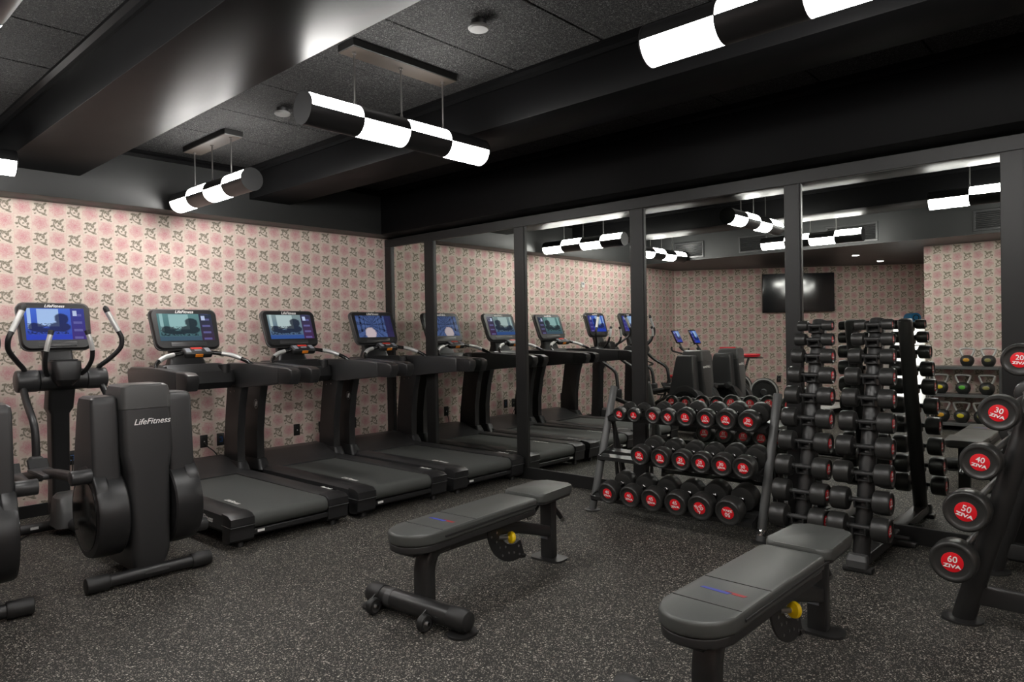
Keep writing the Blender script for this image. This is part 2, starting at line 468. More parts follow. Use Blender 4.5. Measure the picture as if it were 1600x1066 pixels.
wall('wall_right', (0.06, 0.0), (0.06, Y_END), 0.0, ZC + 0.05, 'frame')
wall('wall_end', (0.06, Y_END), (X_BACK, Y_END), 0.0, ZC + 0.05)

# ceiling: wood-wool panels between the beams, each one its own piece
ceil = slab('ceiling', (-10.2, Y_END - 0.1, ZC + 0.03), (0.15, 0.15, ZC + 0.10), 'shadowgap')
def ceiling_bay(x0, x1):
    y = -0.27 + 0.0
    rows = []; yy = -0.54
    edges = [-0.27]
    while yy > Y_END: edges.append(yy); yy -= 0.641
    edges.append(Y_END)
    cache = {}
    for a, b_ in zip(edges[:-1], edges[1:]):
        g = 0.004; h = a - b_
        if h < 0.05: continue
        key = round(h, 3)
        if key not in cache:
            b = MB(); b.box((0, 0, 0), (x1 - x0 - 2 * g, h - 2 * g, 0.03), 0.004, 1); o = b.build('ceiling_panel', 'woodwool', ceil); cache[key] = o.data
        else: o = link('ceiling_panel', cache[key], ceil)
        o.location = ((x0 + x1) / 2, (a + b_) / 2, ZC + 0.015)
ceiling_bay(-3.237, -1.806); ceiling_bay(-5.20, -3.775); ceiling_bay(-1.38, -0.265)

def beam(name, x0, x1, y0, y1, z0, z1, material='beam'):
    return slab(name, (x0, y0, z0), (x1, y1, z1), material, bevel=0.004)
beam('ceiling_beam', -3.775, -3.237, Y_END, -0.27, ZB, ZC + 0.03)
beam('ceiling_beam', -1.806, -1.38, Y_END, -0.27, ZB, ZC + 0.03)
beam('ceiling_soffit', -5.2, 0.055, -0.27, -0.001, ZS, ZC + 0.03, 'soffit')
beam('ceiling_soffit', -0.265, 0.055, Y_END, -0.27, ZS, ZC + 0.03, 'soffit_shaded')
# lower ceiling over the alcove and the back of the room
b = MB(); b.prism([(-5.2, -0.001), (AW0[0], -0.001), (AW1[0], AW1[1] + 0.001), (X_BACK + 0.001, AW1[1] + 0.001), (X_BACK + 0.001, Y_END), (-5.2, Y_END)], ZS, ZC + 0.03, 'z')
o = b.build('ceiling_soffit', 'soffit', smooth=0); o['kind'] = 'structure'
# small crown moulding where beams meet the panels
k = 1
for x, s in ((-3.775, -1), (-3.237, 1), (-1.806, -1), (-1.38, 1), (-5.2, 1), (-0.265, -1)):
    b = MB(); b.prism([(x, ZC), (x + s * 0.050, ZC), (x + s * 0.050, ZC - 0.018), (x + s * 0.022, ZC - 0.030), (x + s * 0.018, ZC - 0.055), (x, ZC - 0.055)], Y_END, -0.27, 'y')
    o = b.build('trim_%d' % k, 'beam', smooth=0); o['kind'] = 'structure'; k += 1
for xa, xb in ((-5.2, -3.775), (-3.237, -1.806), (-1.38, -0.265)):
    b = MB(); b.prism([(-0.27, ZC), (-0.32, ZC), (-0.32, ZC - 0.018), (-0.292, ZC - 0.030), (-0.288, ZC - 0.055), (-0.27, ZC - 0.055)], xa, xb, 'x')
    o = b.build('trim_%d' % k, 'beam', smooth=0); o['kind'] = 'structure'; k += 1
# dark baseboards
def baseboard(name, p0, p1, h=0.10, t=0.015):
    p0, p1 = Vector((*p0, 0)), Vector((*p1, 0)); d = (p1 - p0).normalized(); n = Vector((d.y, -d.x, 0)); L = (p1 - p0).length
    b = MB(); b.box((0, 0, 0), (L, t, h), 0.003, 1)
    o = b.build(name, 'frame', matrix=frame_matrix((p0 + p1) / 2 + n * (t / 2 + 0.0005) + Vector((0, 0, h / 2)), d, Vector((-d.y, d.x, 0))))
    o['kind'] = 'structure'; return o
baseboard('baseboard_left', (AW0[0] + 0.05, 0), (-0.02, 0))
baseboard('baseboard_alcove', (AW1[0] + 0.05, AW1[1] + 0.07), (AW0[0] - 0.02, AW0[1] - 0.03))
baseboard('baseboard_back', (X_BACK, Y_END + 0.1), (X_BACK, AW1[1]))

# ------------------------------------------------------------------ mirror wall
GY = [(-0.133, -0.705), (-0.864, -2.039), (-2.180, -3.363), (-3.501, -4.666), (-4.784, -5.950), (-6.080, -7.250)]
GZ0, GZ1 = 0.112, 2.431
MLAB = ['narrow mirror pane in the corner beside the papered wall', 'mirror pane behind the treadmill nearest the mirrors', 'mirror pane between treadmills and the dumbbell rack',
        'mirror pane directly behind the three tier dumbbell rack', 'mirror pane behind the two dumbbell towers', 'mirror pane behind the barbell rack at the right edge']
for (ya, yb), lb in zip(GY, MLAB):
    b = MB(); b.box((0.006, (ya + yb) / 2, (GZ0 + GZ1) / 2), (0.012, ya - yb + 0.02, GZ1 - GZ0 + 0.02))
    o = b.build('wall_mirror', 'mirror', smooth=0); tag(o, lb, 'mirror', 'framed mirror panes along the wall')
fr = thing('mirror_frame', 'black painted frame of posts and rails holding the wall of mirrors', 'frame', (0, -3.6, 0))
def frpart(name, lo, hi):
    b = MB(); b.box([(lo[i] + hi[i]) / 2 - (0, -3.6, 0)[i] for i in range(3)], [hi[i] - lo[i] for i in range(3)], 0.003, 1); return b.build(name, 'frame', fr)
py = [(-0.001, -0.133)] + [(GY[i][1], GY[i + 1][0]) for i in range(5)] + [(-7.25, -7.38)]
for a, c in py:
    frpart('post', (-0.018, c, GZ0), (0.058, a, GZ1))
    b = MB(); b.box((-0.021, c + 0.012 + 3.6, (GZ0 + GZ1) / 2), (0.008, 0.010, GZ1 - GZ0), 0.001, 1); b.build('bead', 'frame', fr)
frpart('head_rail', (-0.018, -7.38, GZ1), (0.058, -0.001, ZS - 0.012))
frpart('sill_rail', (-0.018, -7.38, 0.0), (0.058, -0.001, GZ0))

# ================================================================== PENDANT LAMPS
TR, SEG, ZT = 0.085, 0.3225, 2.588
def half(b, x0, x1, r, up, thick=0.0, n=16):
    """half cylinder shell along x from x0 to x1; up = lit side up"""
    A = [(PI * k / n) if up else (-PI * k / n) for k in range(n + 1)]
    outer = [(r * math.cos(a), r * math.sin(a)) for a in A]
    if thick: poly = outer + [((r - thick) * math.cos(a), (r - thick) * math.sin(a)) for a in reversed(A)]
    else: poly = outer
    b.prism(poly, x0, x1, 'x')
def make_pendant():
    root = thing('pendant_lamp', 'x', 'lamp', (0, 0, 0))
    b = MB(); b.box((0, 0, ZC - 0.022), (0.76, 0.15, 0.044), 0.003, 1); cn = b.build('canopy', 'canopy', root)
    b = MB(); b.box((0, 0, ZC - 0.0448), (0.752, 0.142, 0.0016)); b.build('canopy_plate', 'bronze', cn)
    for x in (-0.325, 0.0, 0.325):
        b = MB(); b.cyl((x, 0, ZT + TR - 0.002), (x, 0, ZC - 0.04), 0.0055, n=10); b.cyl((x, 0, ZT + TR - 0.003), (x, 0, ZT + TR + 0.022), 0.011, 0.007, n=12); b.cyl((x, 0, ZC - 0.056), (x, 0, ZC - 0.043), 0.012, n=12)
        b.build('rod', 'rod', root)
    for i in range(4):
        x0 = -2 * SEG + i * SEG; up = (i % 2 == 0)
        b = MB(); half(b, x0 + 0.003, x0 + SEG - 0.003, TR - 0.002, up); o = b.build('diffuser', 'diffuser', root); o.location = (0, 0, ZT)
        b = MB(); half(b, x0 + 0.0015, x0 + SEG - 0.0015, TR, not up, 0.006); o = b.build('shade', 'lampmetal', root); o.location = (0, 0, ZT)
    for x in (-2 * SEG - 0.006, 2 * SEG - 0.001):
        b = MB(); b.cyl((x, 0, ZT), (x + 0.007, 0, ZT), TR + 0.002, n=40); b.build('end_cap', 'lampmetal', root)
    for x in (-SEG, 0.0, SEG):
        b = MB(); b.cyl((x - 0.002, 0, ZT), (x + 0.002, 0, ZT), TR + 0.001, n=40); b.build('divider', 'lampmetal', root)
    return root
pend = make_pendant()
# (x, y, heading of the tube, label)
LAMPS = [(-2.455, -3.38, 0.0, 'black tube pendant lamp in mid ceiling, canopy half behind the wide beam'),
         (-2.50, -1.017, PI / 2, 'black tube pendant lamp nearest the papered wall, pointing at the wall'),
         (-2.50, -5.72, PI / 2, 'large black tube pendant lamp cut off by the top right of the photo'),
         (-4.49, -1.04, 0.0, 'tube pendant lamp left of the wide beam, only its lit end in view'),
         (-4.49, -3.28, PI / 2, 'tube pendant lamp cut off by the top left corner of the photo'),
         (-4.49, -5.60, 0.0, 'unseen tube pendant lamp in the left ceiling bay above the camera'),  # this and the next two are unseen lamps, added to light the room
         (-2.455, -8.10, 0.0, 'unseen tube pendant lamp in the middle bay near the end wall'),
         (-4.49, -7.95, PI / 2, 'unseen tube pendant lamp in the left bay near the end wall')]
for i, (x, y, a, lb) in enumerate(LAMPS):
    o = pend if i == 0 else copy_tree(pend)
    o.location = (x, y, 0); o.rotation_euler = (0, 0, a); tag(o, lb, 'lamp', 'tube pendant lamps')

# white round detectors on the ceiling
for y, lb in ((-4.07, 'white round ceiling disc near the large beam at the top of the photo'), (-2.12, 'white round ceiling disc between the two hanging lamps')):
    t = thing('ceiling_detector', lb, 'detector', (-2.50, y, ZC), 0, 'white ceiling discs')
    b = MB(); b.lathe([(0.040, 0), (0.040, -0.02), (0.036, -0.03)], n=24); b.build('mount', 'lampmetal', t)
    b = MB(); b.lathe([(0.052, -0.028), (0.055, -0.034), (0.055, -0.040), (0.048, -0.047), (0.0, -0.049)], n=32); b.build('cover', 'detector', t)
# recessed downlights over the alcove
for x, y, lb in ((-6.55, -3.24, 'recessed downlight nearer the papered pier, seen in the mirror'), (-7.89, -3.24, 'recessed downlight nearer the slanted wall, seen in the mirror')):
    t = thing('downlight', lb, 'downlight', (x, y, ZS), 0, 'recessed downlights')
    b = MB(); b.lathe([(0.050, 0.0), (0.062, -0.001), (0.062, -0.006), (0.050, -0.008)], n=28); b.build('trim_ring', 'white', t)
    b = MB(); b.lathe([(0.046, -0.002), (0.046, -0.0085)], n=24); b.build('lens', 'downlight', t)
# air grilles on the soffit face
for y, w_, lb in ((-1.13, 0.46, 'black air grille on the soffit nearest the papered wall, seen in the mirror'), (-2.19, 0.40, 'black air grille left of the tall mirror post, seen in the mirror'),
                 (-3.58, 0.62, 'long black air grille behind a hanging lamp, seen in the mirror'), (-5.20, 0.36, 'black air grille above the papered pier, seen in the mirror')):
    t = thing('air_grille', lb, 'grille', (-5.198, y, 2.70), 0, 'air grilles on the soffit')
    b = MB()
    for z in (-0.115, 0.115): b.box((0.006, 0, z), (0.014, w_ + 0.05, 0.028), 0.002, 1)
    for s in (-1, 1): b.box((0.006, s * (w_ / 2 + 0.011), 0), (0.014, 0.028, 0.2019), 0.002, 1)
    b.build('frame', 'plastic_d', t)
    b = MB(); b.box((0.002, 0, 0), (0.003, w_, 0.205)); b.build('backing', 'shadowgap', t)
    sl = None
    for k_ in range(9):
        if sl is None:
            b = MB(); b.box((0, 0, 0), (0.018, w_, 0.0035), rot=Matrix.Rotation(0.6, 3, 'Y')); o = b.build('slat', 'plastic_d', t, smooth=0); sl = o.data
        else: o = link('slat', sl, t)
        o.location = (0.009, 0, -0.088 + k_ * 0.022)

# wall sockets
def outlet(x, lb, blue=False, z=0.435, loc=None, rz=0.0):
    t = thing('wall_outlet', lb, 'outlet', loc or (x, 0, z), rz, 'black wall sockets')
    b = MB(); b.box((0, -0.004, 0), (0.072, 0.008, 0.118), 0.003, 2); b.build('plate', 'outlet', t)
    for s in (-0.026, 0.026):
        b = MB(); b.box((0, -0.009, s), (0.034, 0.004, 0.028), 0.004, 1); b.build('receptacle', 'rubber', t)
    if blue:
        b = MB(); b.tube([(-0.012, -0.0115, 0.022), (0.012, -0.0115, 0.022), (0.012, -0.0115, 0.0), (0.0, -0.0115, 0.0), (0.012, -0.0115, 0.0), (0.012, -0.0115, -0.02), (-0.012, -0.0115, -0.02)], 0.003, 6, 0); b.build('port', 'blueled', t)
    else:
        b = MB(); b.box((0.002, -0.0115, -0.002), (0.010, 0.004, 0.010), 0.001, 1); b.build('indicator', 'print', t)
    return t
outlet(-3.267, 'black wall socket with blue mark behind the elliptical trainer', True)
outlet(-2.172, 'black wall socket with a plugged cord beside the elliptical tower')
outlet(-2.012, 'black wall socket with blue mark beside the first treadmill post', True)
outlet(-1.20, 'black wall socket behind the right post of the middle treadmill')
outlet(-0.904, 'black wall socket under the console of the last treadmill')
outlet(-0.495, 'black wall socket between the posts of the last treadmill')
outlet(0, 'black wall socket on the slanted wall under the television', loc=tuple(Vector((-7.721, -1.557, 0.493)) + aw_nrm * 0.0005), rz=math.atan2(aw_nrm.y, aw_nrm.x) + PI / 2)
t = thing('thermostat', 'small white thermostat plate high on the papered wall, seen in the mirror', 'thermostat', (-3.834, 0, 2.158))
b = MB(); b.box((0, -0.008, 0), (0.085, 0.016, 0.085), 0.004, 2); b.build('case', 'white', t)
b = MB(); b.box((0, -0.017, 0.012), (0.05, 0.002, 0.03)); b.build('display', 'silverkey', t)

# ================================================================== TREADMILLS
def console(parent, w, h, loc, tilt, screen, name='console', letter=True, t=0.055):
    """a rounded display head; local x right, z up, facing -y; tilted back by tilt"""
    rot = Matrix.Translation(loc) @ Matrix.Rotation(-tilt, 4, 'X')
    b = MB()
    def ring(y, g, lift=0.0): return [Vector((x * (1.0 - 0.06 * (0.5 - z / h)), y, z)) for x, z in rrect(0, 0, w / 2 - g, h / 2 - g, 0.055, 5)]
    b.rings([ring(0.0, 0.022), ring(-0.002, 0.008), ring(-0.014, 0.0), ring(-t * 0.7, 0.004), ring(-t, 0.014)][::-1])
    c = b.build(name, 'plastic_d', parent, matrix=rot)
    b = MB()
    b.rings([[Vector((x * (1.0 - 0.06 * (0.5 - z / h)), y, z)) for x, z in rrect(0, 0, w / 2 + g, h / 2 + g, 0.057, 5)] for y, g in ((-0.016, 0.0008), (-t * 0.62, 0.0008), (-t * 0.66, -0.004), (-0.016, -0.004))], caps=False, closed=True)
    b.build('edge_band', 'plastic_g', c, matrix=rot)
    b = MB(); b.rings([[Vector((x, y, z)) for x, z in rrect(0, 0, w / 2 - g, h / 2 - g, 0.05, 5)] for y, g in ((0.0, 0.035), (-0.018, 0.012))][::-1])
    # dark back shell
    me = bpy.data.meshes.new('screen'); sw, sh, oz = w * 0.80, h * 0.66, h * 0.035; yy = -t - 0.0012
    me.from_pydata([rot @ Vector(p) for p in ((-sw / 2, yy, oz - sh / 2), (sw / 2, yy, oz - sh / 2), (sw / 2, yy, oz + sh / 2), (-sw / 2, yy, oz + sh / 2))], [], [(0, 1, 2, 3)])
    uv = me.uv_layers.new(name='UVMap')
    for i, q in enumerate(((0, 0), (1, 0), (1, 1), (0, 1))): uv.data[i].uv = q
    me.materials.append(M[screen]); link('screen', me, c)
    b.bm.free()
    b = MB(); b.box((0, -t + 0.001, -h * 0.385), (w * 0.52, 0.012, h * 0.10), 0.004, 2); b.build('key_panel', 'plastic', c, matrix=rot)
    if letter:
        lettering('LifeFitness', 0.034 * w / 0.53, rot @ frame_matrix((0, -t - 0.0012, h * 0.412), (1, 0, 0), (0, 0, 1)), 'print', c, shear=0.35, bold=0.0004)
    return c

def make_treadmill(screen, label, x):
    root = thing('treadmill', label, 'treadmill', (x, -1.15, 0), 0, 'treadmills along the papered wall')
    # running belt
    prof = [(0.47, 0.215), (-0.93, 0.222)] + [(-0.93 - 0.056 * math.sin(a), 0.166 + 0.056 * math.cos(a)) for a in [PI * k / 10 for k in range(1, 11)]] + [(0.47, 0.125)]
    b = MB(); b.prism(prof, -0.285, 0.285, 'x'); belt = b.build('running_belt', 'belt', root)
    lettering('LifeFitness', 0.050, frame_matrix((-0.232, -0.56, 0.2235), (0, -1, 0), (1, 0, 0)), 'print', belt, shear=0.3, bold=0.001)
    # chassis
    b = MB(); b.box((0, 0.0, 0.085), (0.74, 1.84, 0.075), 0.01, 1); b.build('chassis', 'plastic_d', root)
    b = MB(); b.box((0, -0.965, 0.092), (0.62, 0.022, 0.034), 0.004, 1); rr = b.build('rear_rail', 'plastic_d', root)
    b = MB(); b.box((-0.235, -0.9775, 0.094), (0.050, 0.003, 0.016)); b.build('sticker', 'print', rr)
    for s in (-1, 1):
        b = MB(); b.prism([(s * 0.287, 0.10), (s * 0.287, 0.224), (s * 0.300, 0.232), (s * 0.425, 0.232), (s * 0.452, 0.216), (s * 0.452, 0.118), (s * 0.43, 0.10)], -0.865, 0.47, 'y', 0.003, 1)
        sr = b.build('side_rail', 'plastic', root)
        if s < 0: lettering('Life Fitness', 0.055, frame_matrix((-0.4535, -0.60, 0.165), (0, -1, 0), (0, 0, 1)), 'print', sr, shear=0.3, bold=0.001)
        else: lettering('FlexDeck', 0.036, frame_matrix((0.43, -0.74, 0.2335), (0, -1, 0), (1, 0, 0)), 'print', sr, shear=0.3, bold=0.001)
        b = MB(); b.prism([(-0.865, 0.05), (-0.865, 0.232), (-0.955, 0.226), (-0.998, 0.205), (-1.0, 0.158), (-0.985, 0.145), (-0.985, 0.06), (-0.965, 0.04), (-0.885, 0.03)], s * 0.2875, s * 0.456, 'x', 0.006, 2)
        ec = b.build('end_cap', 'plastic_d', root)
        b = MB(); b.box((s * 0.372, -0.931, 0.150), (0.172, 0.139, 0.004), 0.001, 1); b.build('seam', 'greymetal', ec)
        b = MB(); b.cyl((s * 0.36, -0.92, 0.0), (s * 0.36, -0.92, 0.05), 0.028, 0.02, n=14); b.build('foot', 'rubber', root)
        b = MB(); b.cyl((s * 0.33, 0.86, 0.035), (s * 0.37, 0.86, 0.035), 0.035, n=18, bevel=0.004); b.build('wheel', 'rubber', root)
        # upright
        fy = [(0.865, 0.20), (0.845, 0.45), (0.80, 0.75), (0.76, 1.02)]; ry = [(0.47, 1.02), (0.545, 0.80), (0.585, 0.55), (0.60, 0.35), (0.57, 0.20)]
        b = MB(); b.prism(fy + ry, s * 0.372, s * 0.442, 'x', 0.012, 2); up = b.build('upright', 'plastic_d', root)
        if s < 0:
            b = MB()
            b.rings([[Vector((-0.4435 - dx, 0.59 + rr_ * math.cos(2 * PI * k / 24) * 0.8, 0.80 + rr_ * math.sin(2 * PI * k / 24))) for k in range(24)] for rr_, dx in ((0.044, 0), (0.044, 0.0015), (0.036, 0.0015), (0.036, 0))], caps=False, closed=True)
            b.build('badge', 'steel', up)
            lettering('lf', 0.062, frame_matrix((-0.4465, 0.59, 0.80), (0, -1, 0), (0, 0, 1)), 'print', up, shear=0.3, bold=0.0015)
        else:
            for (y_, z_) in ((0.62, 0.93), (0.70, 0.92)):
                b = MB(); b.cyl((0.3705, y_, z_), (0.374, y_, z_), 0.006, n=10); b.build('bolt', 'chrome', up)
        # foot boot at the bottom of the upright
        b = MB(); b.loft([(s * 0.405, 0.70, 0.205, 0.060, 0.20, 0.03), (s * 0.405, 0.705, 0.25, 0.055, 0.18, 0.03), (s * 0.405, 0.71, 0.30, 0.046, 0.155, 0.03)]); b.build('boot', 'plastic_d', root)
        # handrail
        b = MB(); b.prism([(0.80, 1.03), (0.82, 1.15), (0.74, 1.182), (0.30, 1.178), (-0.16, 1.162), (-0.16, 1.020), (0.15, 0.998), (0.50, 0.965), (0.70, 0.98)], s * 0.365, s * 0.452, 'x', 0.016, 3); hr = b.build('handrail', 'plastic', root)
        b = MB(); b.prism([(-0.16, 1.162), (-0.31, 1.156), (-0.365, 1.135), (-0.37, 1.085), (-0.335, 1.022), (-0.16, 1.020)], s * 0.363, s * 0.454, 'x', 0.014, 3); b.build('rail_end', 'plastic_d', root)
    # motor hood
    b = MB(); b.prism([(0.44, 0.10), (0.44, 0.226), (0.52, 0.244), (0.78, 0.320), (0.93, 0.325), (1.01, 0.29), (1.03, 0.20), (1.02, 0.06), (0.5, 0.06)], -0.402, 0.402, 'x', 0.022, 3); b.build('motor_hood', 'plastic', root)
    # console mast and cross body
    b = MB(); b.loft([(0, 0.70, 0.965, 0.36, 0.10, 0.06), (0, 0.69, 1.02, 0.37, 0.14, 0.06), (0, 0.70, 1.12, 0.36, 0.14, 0.06), (0, 0.73, 1.185, 0.28, 0.10, 0.06)]); cb = b.build('cross_body', 'plastic_d', root)
    for s in (-1, 1):
        b = MB(); b.lathe([(0.045, 0.06), (0.052, 0.075), (0.052, 0.0), (0.046, 0.0)][::-1] + [(0.040, 0.07), (0.036, 0.02)], (s * 0.27, 0.60, 1.10), (0, 0, 1), 20); b.build('cup_holder', 'plastic_d', cb)
    b = MB(); b.loft([(0, 0.74, 1.16, 0.17, 0.07, 0.04), (0, 0.75, 1.25, 0.14, 0.05, 0.04), (0, 0.785, 1.36, 0.13, 0.035, 0.03)]); b.build('mast', 'plastic_d', root)
    console(root, 0.580, 0.375, (0, 0.765, 1.475), math.radians(20), screen)
    # ergonomic grip bar with its small keypad
    for s in (-1, 1):
        b = MB(); b.tube([(s * 0.405, 0.34, 1.165), (s * 0.375, 0.40, 1.205), (s * 0.28, 0.47, 1.255), (s * 0.12, 0.515, 1.285)], [0.017, 0.018, 0.018, 0.018], 12, 6); gb = b.build('grip_bar', 'gloss', root)
        b = MB(); b.tube([(s * 0.345, 0.428, 1.226), (s * 0.28, 0.470, 1.256), (s * 0.20, 0.496, 1.274)], 0.0195, 12, 6); b.build('pulse_sensor', 'grip', gb)
    b = MB(); b.box((0, 0.515, 1.285), (0.235, 0.10, 0.055), 0.018, 3, Matrix.Rotation(math.radians(30), 3, 'X')); kp = b.build('keypad', 'plastic_d', root)
    rk = Matrix.Translation((0, 0.515, 1.285)) @ Matrix.Rotation(math.radians(30), 4, 'X')
    for cx, cy, sx, sy, mt in ((0.0, 0.027, 0.095, 0.026, 'redkey'), (-0.082, 0.0, 0.040, 0.062, 'silverkey'), (0.082, 0.0, 0.040, 0.062, 'silverkey'), (0.0, -0.004, 0.060, 0.022, 'silverkey')):
        b = MB(); b.box((cx, cy, 0.0285), (sx, sy, 0.004), 0.0015, 1); b.build('key', mt, kp, matrix=rk)
    b = MB(); b.box((0.0, -0.050, 0.002), (0.066, 0.006, 0.030), 0.003, 1); b.build('stop_key', 'orange', kp, matrix=rk)
    return root
make_treadmill('screen_teal', 'treadmill nearest the elliptical trainers, its screen pale teal', -2.490)
make_treadmill('screen_mixed', 'middle treadmill of the three, screen showing a rider in blue', -1.490)
make_treadmill('screen_night', 'treadmill standing against the mirrors, screen showing a dark street', -0.492)
def cord(pts, label, r=0.005):
    b = MB(); b.tube(pts, r, 8, 8); o = b.build('power_cord', 'rubber'); return tag(o, label, 'cord', 'power cords')
cord([(-2.172, -0.02, 0.43), (-2.16, -0.05, 0.39), (-2.10, -0.07, 0.33), (-2.04, -0.07, 0.22), (-2.0, -0.08, 0.05), (-1.98, -0.10, 0.006)], 'black power cord hanging from the socket beside the first treadmill post')
cord([(-0.904, -0.02, 0.40), (-0.90, -0.05, 0.33), (-0.905, -0.06, 0.20), (-0.94, -0.08, 0.06), (-0.96, -0.09, 0.006)], 'black power cord hanging between the last two treadmills')

# ================================================================== ELLIPTICAL TRAINERS
def make_elliptical(screen, label, x, flip=False):
    OY = 1.40                                    # part coordinates below are distances from the papered wall
    root = thing('elliptical_trainer', label, 'elliptical trainer', (x, -OY, 0), 0, 'elliptical trainers')
    T = Matrix.Translation((0, OY, 0))
    FRONT = {'moving_handle', 'grip', 'grip_end', 'fixed_handle', 'pulse_grip', 'hub_end', 'cross_hub', 'cup_tray', 'tray_rim', 'mast', 'column'}
    def bd(b, n, mt, p=None, **k): return b.build(n, mt, p or root, matrix=T @ Matrix.Translation((0, 0.12 if n in FRONT else 0.0, 0)), **k)
    # rear foot bar
    b = MB(); b.cyl((-0.235, -2.28, 0.050), (0.235, -2.28, 0.050), 0.036, n=20); bar = bd(b, 'rear_foot_bar', 'plastic_d')
    for s in (-1, 1):
        b = MB(); b.cyl((s * 0.225, -2.28, 0.050), (s * 0.345, -2.28, 0.050), 0.046, n=20, bevel=0.010); bd(b, 'foot_cap', 'rubber')
    b = MB(); b.box((0.02, -2.317, 0.058), (0.13, 0.004, 0.020)); bd(b, 'sticker', 'plastic_g', bar)
    # central drive tower
    b = MB(); b.loft([(0, -2.04, 0.055, 0.085, 0.24, 0.05), (0, -2.06, 0.16, 0.106, 0.255, 0.045), (0, -2.07, 0.45, 0.112, 0.24, 0.04), (0, -2.085, 0.64, 0.114, 0.215, 0.035), (0, -2.10, 0.75, 0.138, 0.195, 0.03), (0, -2.12, 1.00, 0.136, 0.155, 0.03)]); tw = bd(b, 'drive_tower', 'plastic')
    b = MB(); b.loft([(0, -2.12, 1.003, 0.137, 0.156, 0.03), (0, -2.125, 1.10, 0.135, 0.146, 0.03), (0, -2.13, 1.130, 0.128, 0.136, 0.03), (0, -2.135, 1.142, 0.110, 0.118, 0.03)]); bd(b, 'tower_cap', 'plastic_g')
    lettering('LifeFitness', 0.048, T @ frame_matrix((0.020, -2.2835, 0.925), (1, 0, 0), Vector((0, 0.08, 1.0))), 'print', tw, shear=0.35, bold=0.0003)
    for s in (-1, 1):
        b = MB(); b.loft([(s * 0.208, -2.05, 0.55, 0.074, 0.195, 0.022), (s * 0.208, -2.06, 0.70, 0.074, 0.175, 0.022), (s * 0.208, -2.09, 1.035, 0.073, 0.125, 0.022), (s * 0.207, -2.095, 1.068, 0.070, 0.115, 0.022), (s * 0.205, -2.10, 1.080, 0.058, 0.100, 0.02)]); bd(b, 'side_shroud', 'plastic')
        # crank drum
        b = MB(); b.lathe([(0.10, s * 0.118), (0.243, s * 0.125), (0.252, s * 0.135), (0.254, s * 0.20), (0.250, s * 0.270), (0.243, s * 0.284), (0.225, s * 0.287), (0.05, s * 0.287)], (0, -2.10, 0.405), (1, 0, 0), 48); dr = bd(b, 'crank_drum', 'plastic_d')
        b = MB(); b.lathe([(0.205, s * 0.2875), (0.205, s * 0.291), (0.190, s * 0.294), (0.02, s * 0.294)], (0, -2.10, 0.405), (1, 0, 0), 40); bd(b, 'crank_disc', 'gloss', dr)
        b = MB(); b.prism([(-2.30, 0.56), (-2.27, 0.60), (-2.22, 0.655), (-2.12, 0.690), (-1.98, 0.66), (-1.92, 0.56), (-2.30, 0.50)], s * 0.215, s * 0.286, 'x', 0.010, 2); bd(b, 'drum_fairing', 'plastic_d', dr)
        # crank pin, pedal arm, pedal
        high = (s < 0) != flip
        py_, pz = (-2.20, 0.640) if high else (-2.14, 0.225)
        b = MB(); b.cyl((s * 0.280, py_, pz), (s * 0.385, py_, pz), 0.042, n=22, bevel=0.006); bd(b, 'crank_pin', 'plastic')
        fz = 0.500 if high else 0.470
        ax = s * 0.352
        b = MB(); b.tube([(ax, py_, pz), (ax, -1.70, pz * 0.75 + fz * 0.25), (ax, -1.06, fz)], 0.030, 12, 4); bd(b, 'pedal_arm', 'plastic_d')
        b = MB(); b.box((ax, -1.60, pz * 0.6 + fz * 0.4 + 0.012), (0.120, 0.34, 0.030), 0.012, 2); pd = bd(b, 'pedal', 'plastic')
        b = MB(); b.prism([(-1.43, pz * 0.6 + fz * 0.4 + 0.02), (-1.40, pz * 0.6 + fz * 0.4 + 0.075), (-1.42, pz * 0.6 + fz * 0.4 + 0.078), (-1.47, pz * 0.6 + fz * 0.4 + 0.022)], ax - 0.055, ax + 0.055, 'x', 0.004, 1); bd(b, 'toe_stop', 'plastic_d', pd)
        # joint box and swinging arm
        b = MB(); b.box((s * 0.275, -1.06, fz + 0.045), (0.080, 0.085, 0.170), 0.020, 3); bd(b, 'arm_joint', 'plastic')
        b = MB(); b.tube([(s * 0.270, -1.05, fz + 0.06), (s * 0.268, -1.03, 0.76), (s * 0.268, -0.98, 0.86), (s * 0.258, -0.78, 0.98), (s * 0.252, -0.65, 1.10)], [0.026, 0.024, 0.023, 0.023, 0.024], 14, 6); bd(b, 'swing_arm', 'plastic_d')
        hy = 0.10 if high else 0.0
        b = MB(); b.tube([(s * 0.235, -0.76, 1.15), (s * 0.245, -0.78 - hy * 0.1, 1.205), (s * 0.300, -0.83 - hy * 0.4, 1.262), (s * 0.365, -0.87 - hy * 0.8, 1.345), (s * 0.372, -0.88 - hy, 1.420), (s * 0.350, -0.875 - hy, 1.475)], 0.0175, 14, 6); ha = bd(b, 'moving_handle', 'plastic_d')
        b = MB(); b.tube([(s * 0.352, -0.8755 - hy, 1.472), (s * 0.316, -0.865 - hy, 1.550), (s * 0.284, -0.855 - hy, 1.620)], 0.0195, 14, 5); bd(b, 'grip', 'grip', ha)
        b = MB(); b.tube([(s * 0.2845, -0.8555 - hy, 1.619), (s * 0.274, -0.852 - hy, 1.645), (s * 0.264, -0.845 - hy, 1.652)], [0.020, 0.021, 0.017], 14, 4); bd(b, 'grip_end', 'rubber', ha)
        b = MB(); b.tube([(s * 0.095, -0.80, 1.14), (s * 0.128, -0.86, 1.185), (s * 0.148, -0.93, 1.26), (s * 0.146, -0.96, 1.335)], 0.016, 12, 6); fh = bd(b, 'fixed_handle', 'plastic_d')
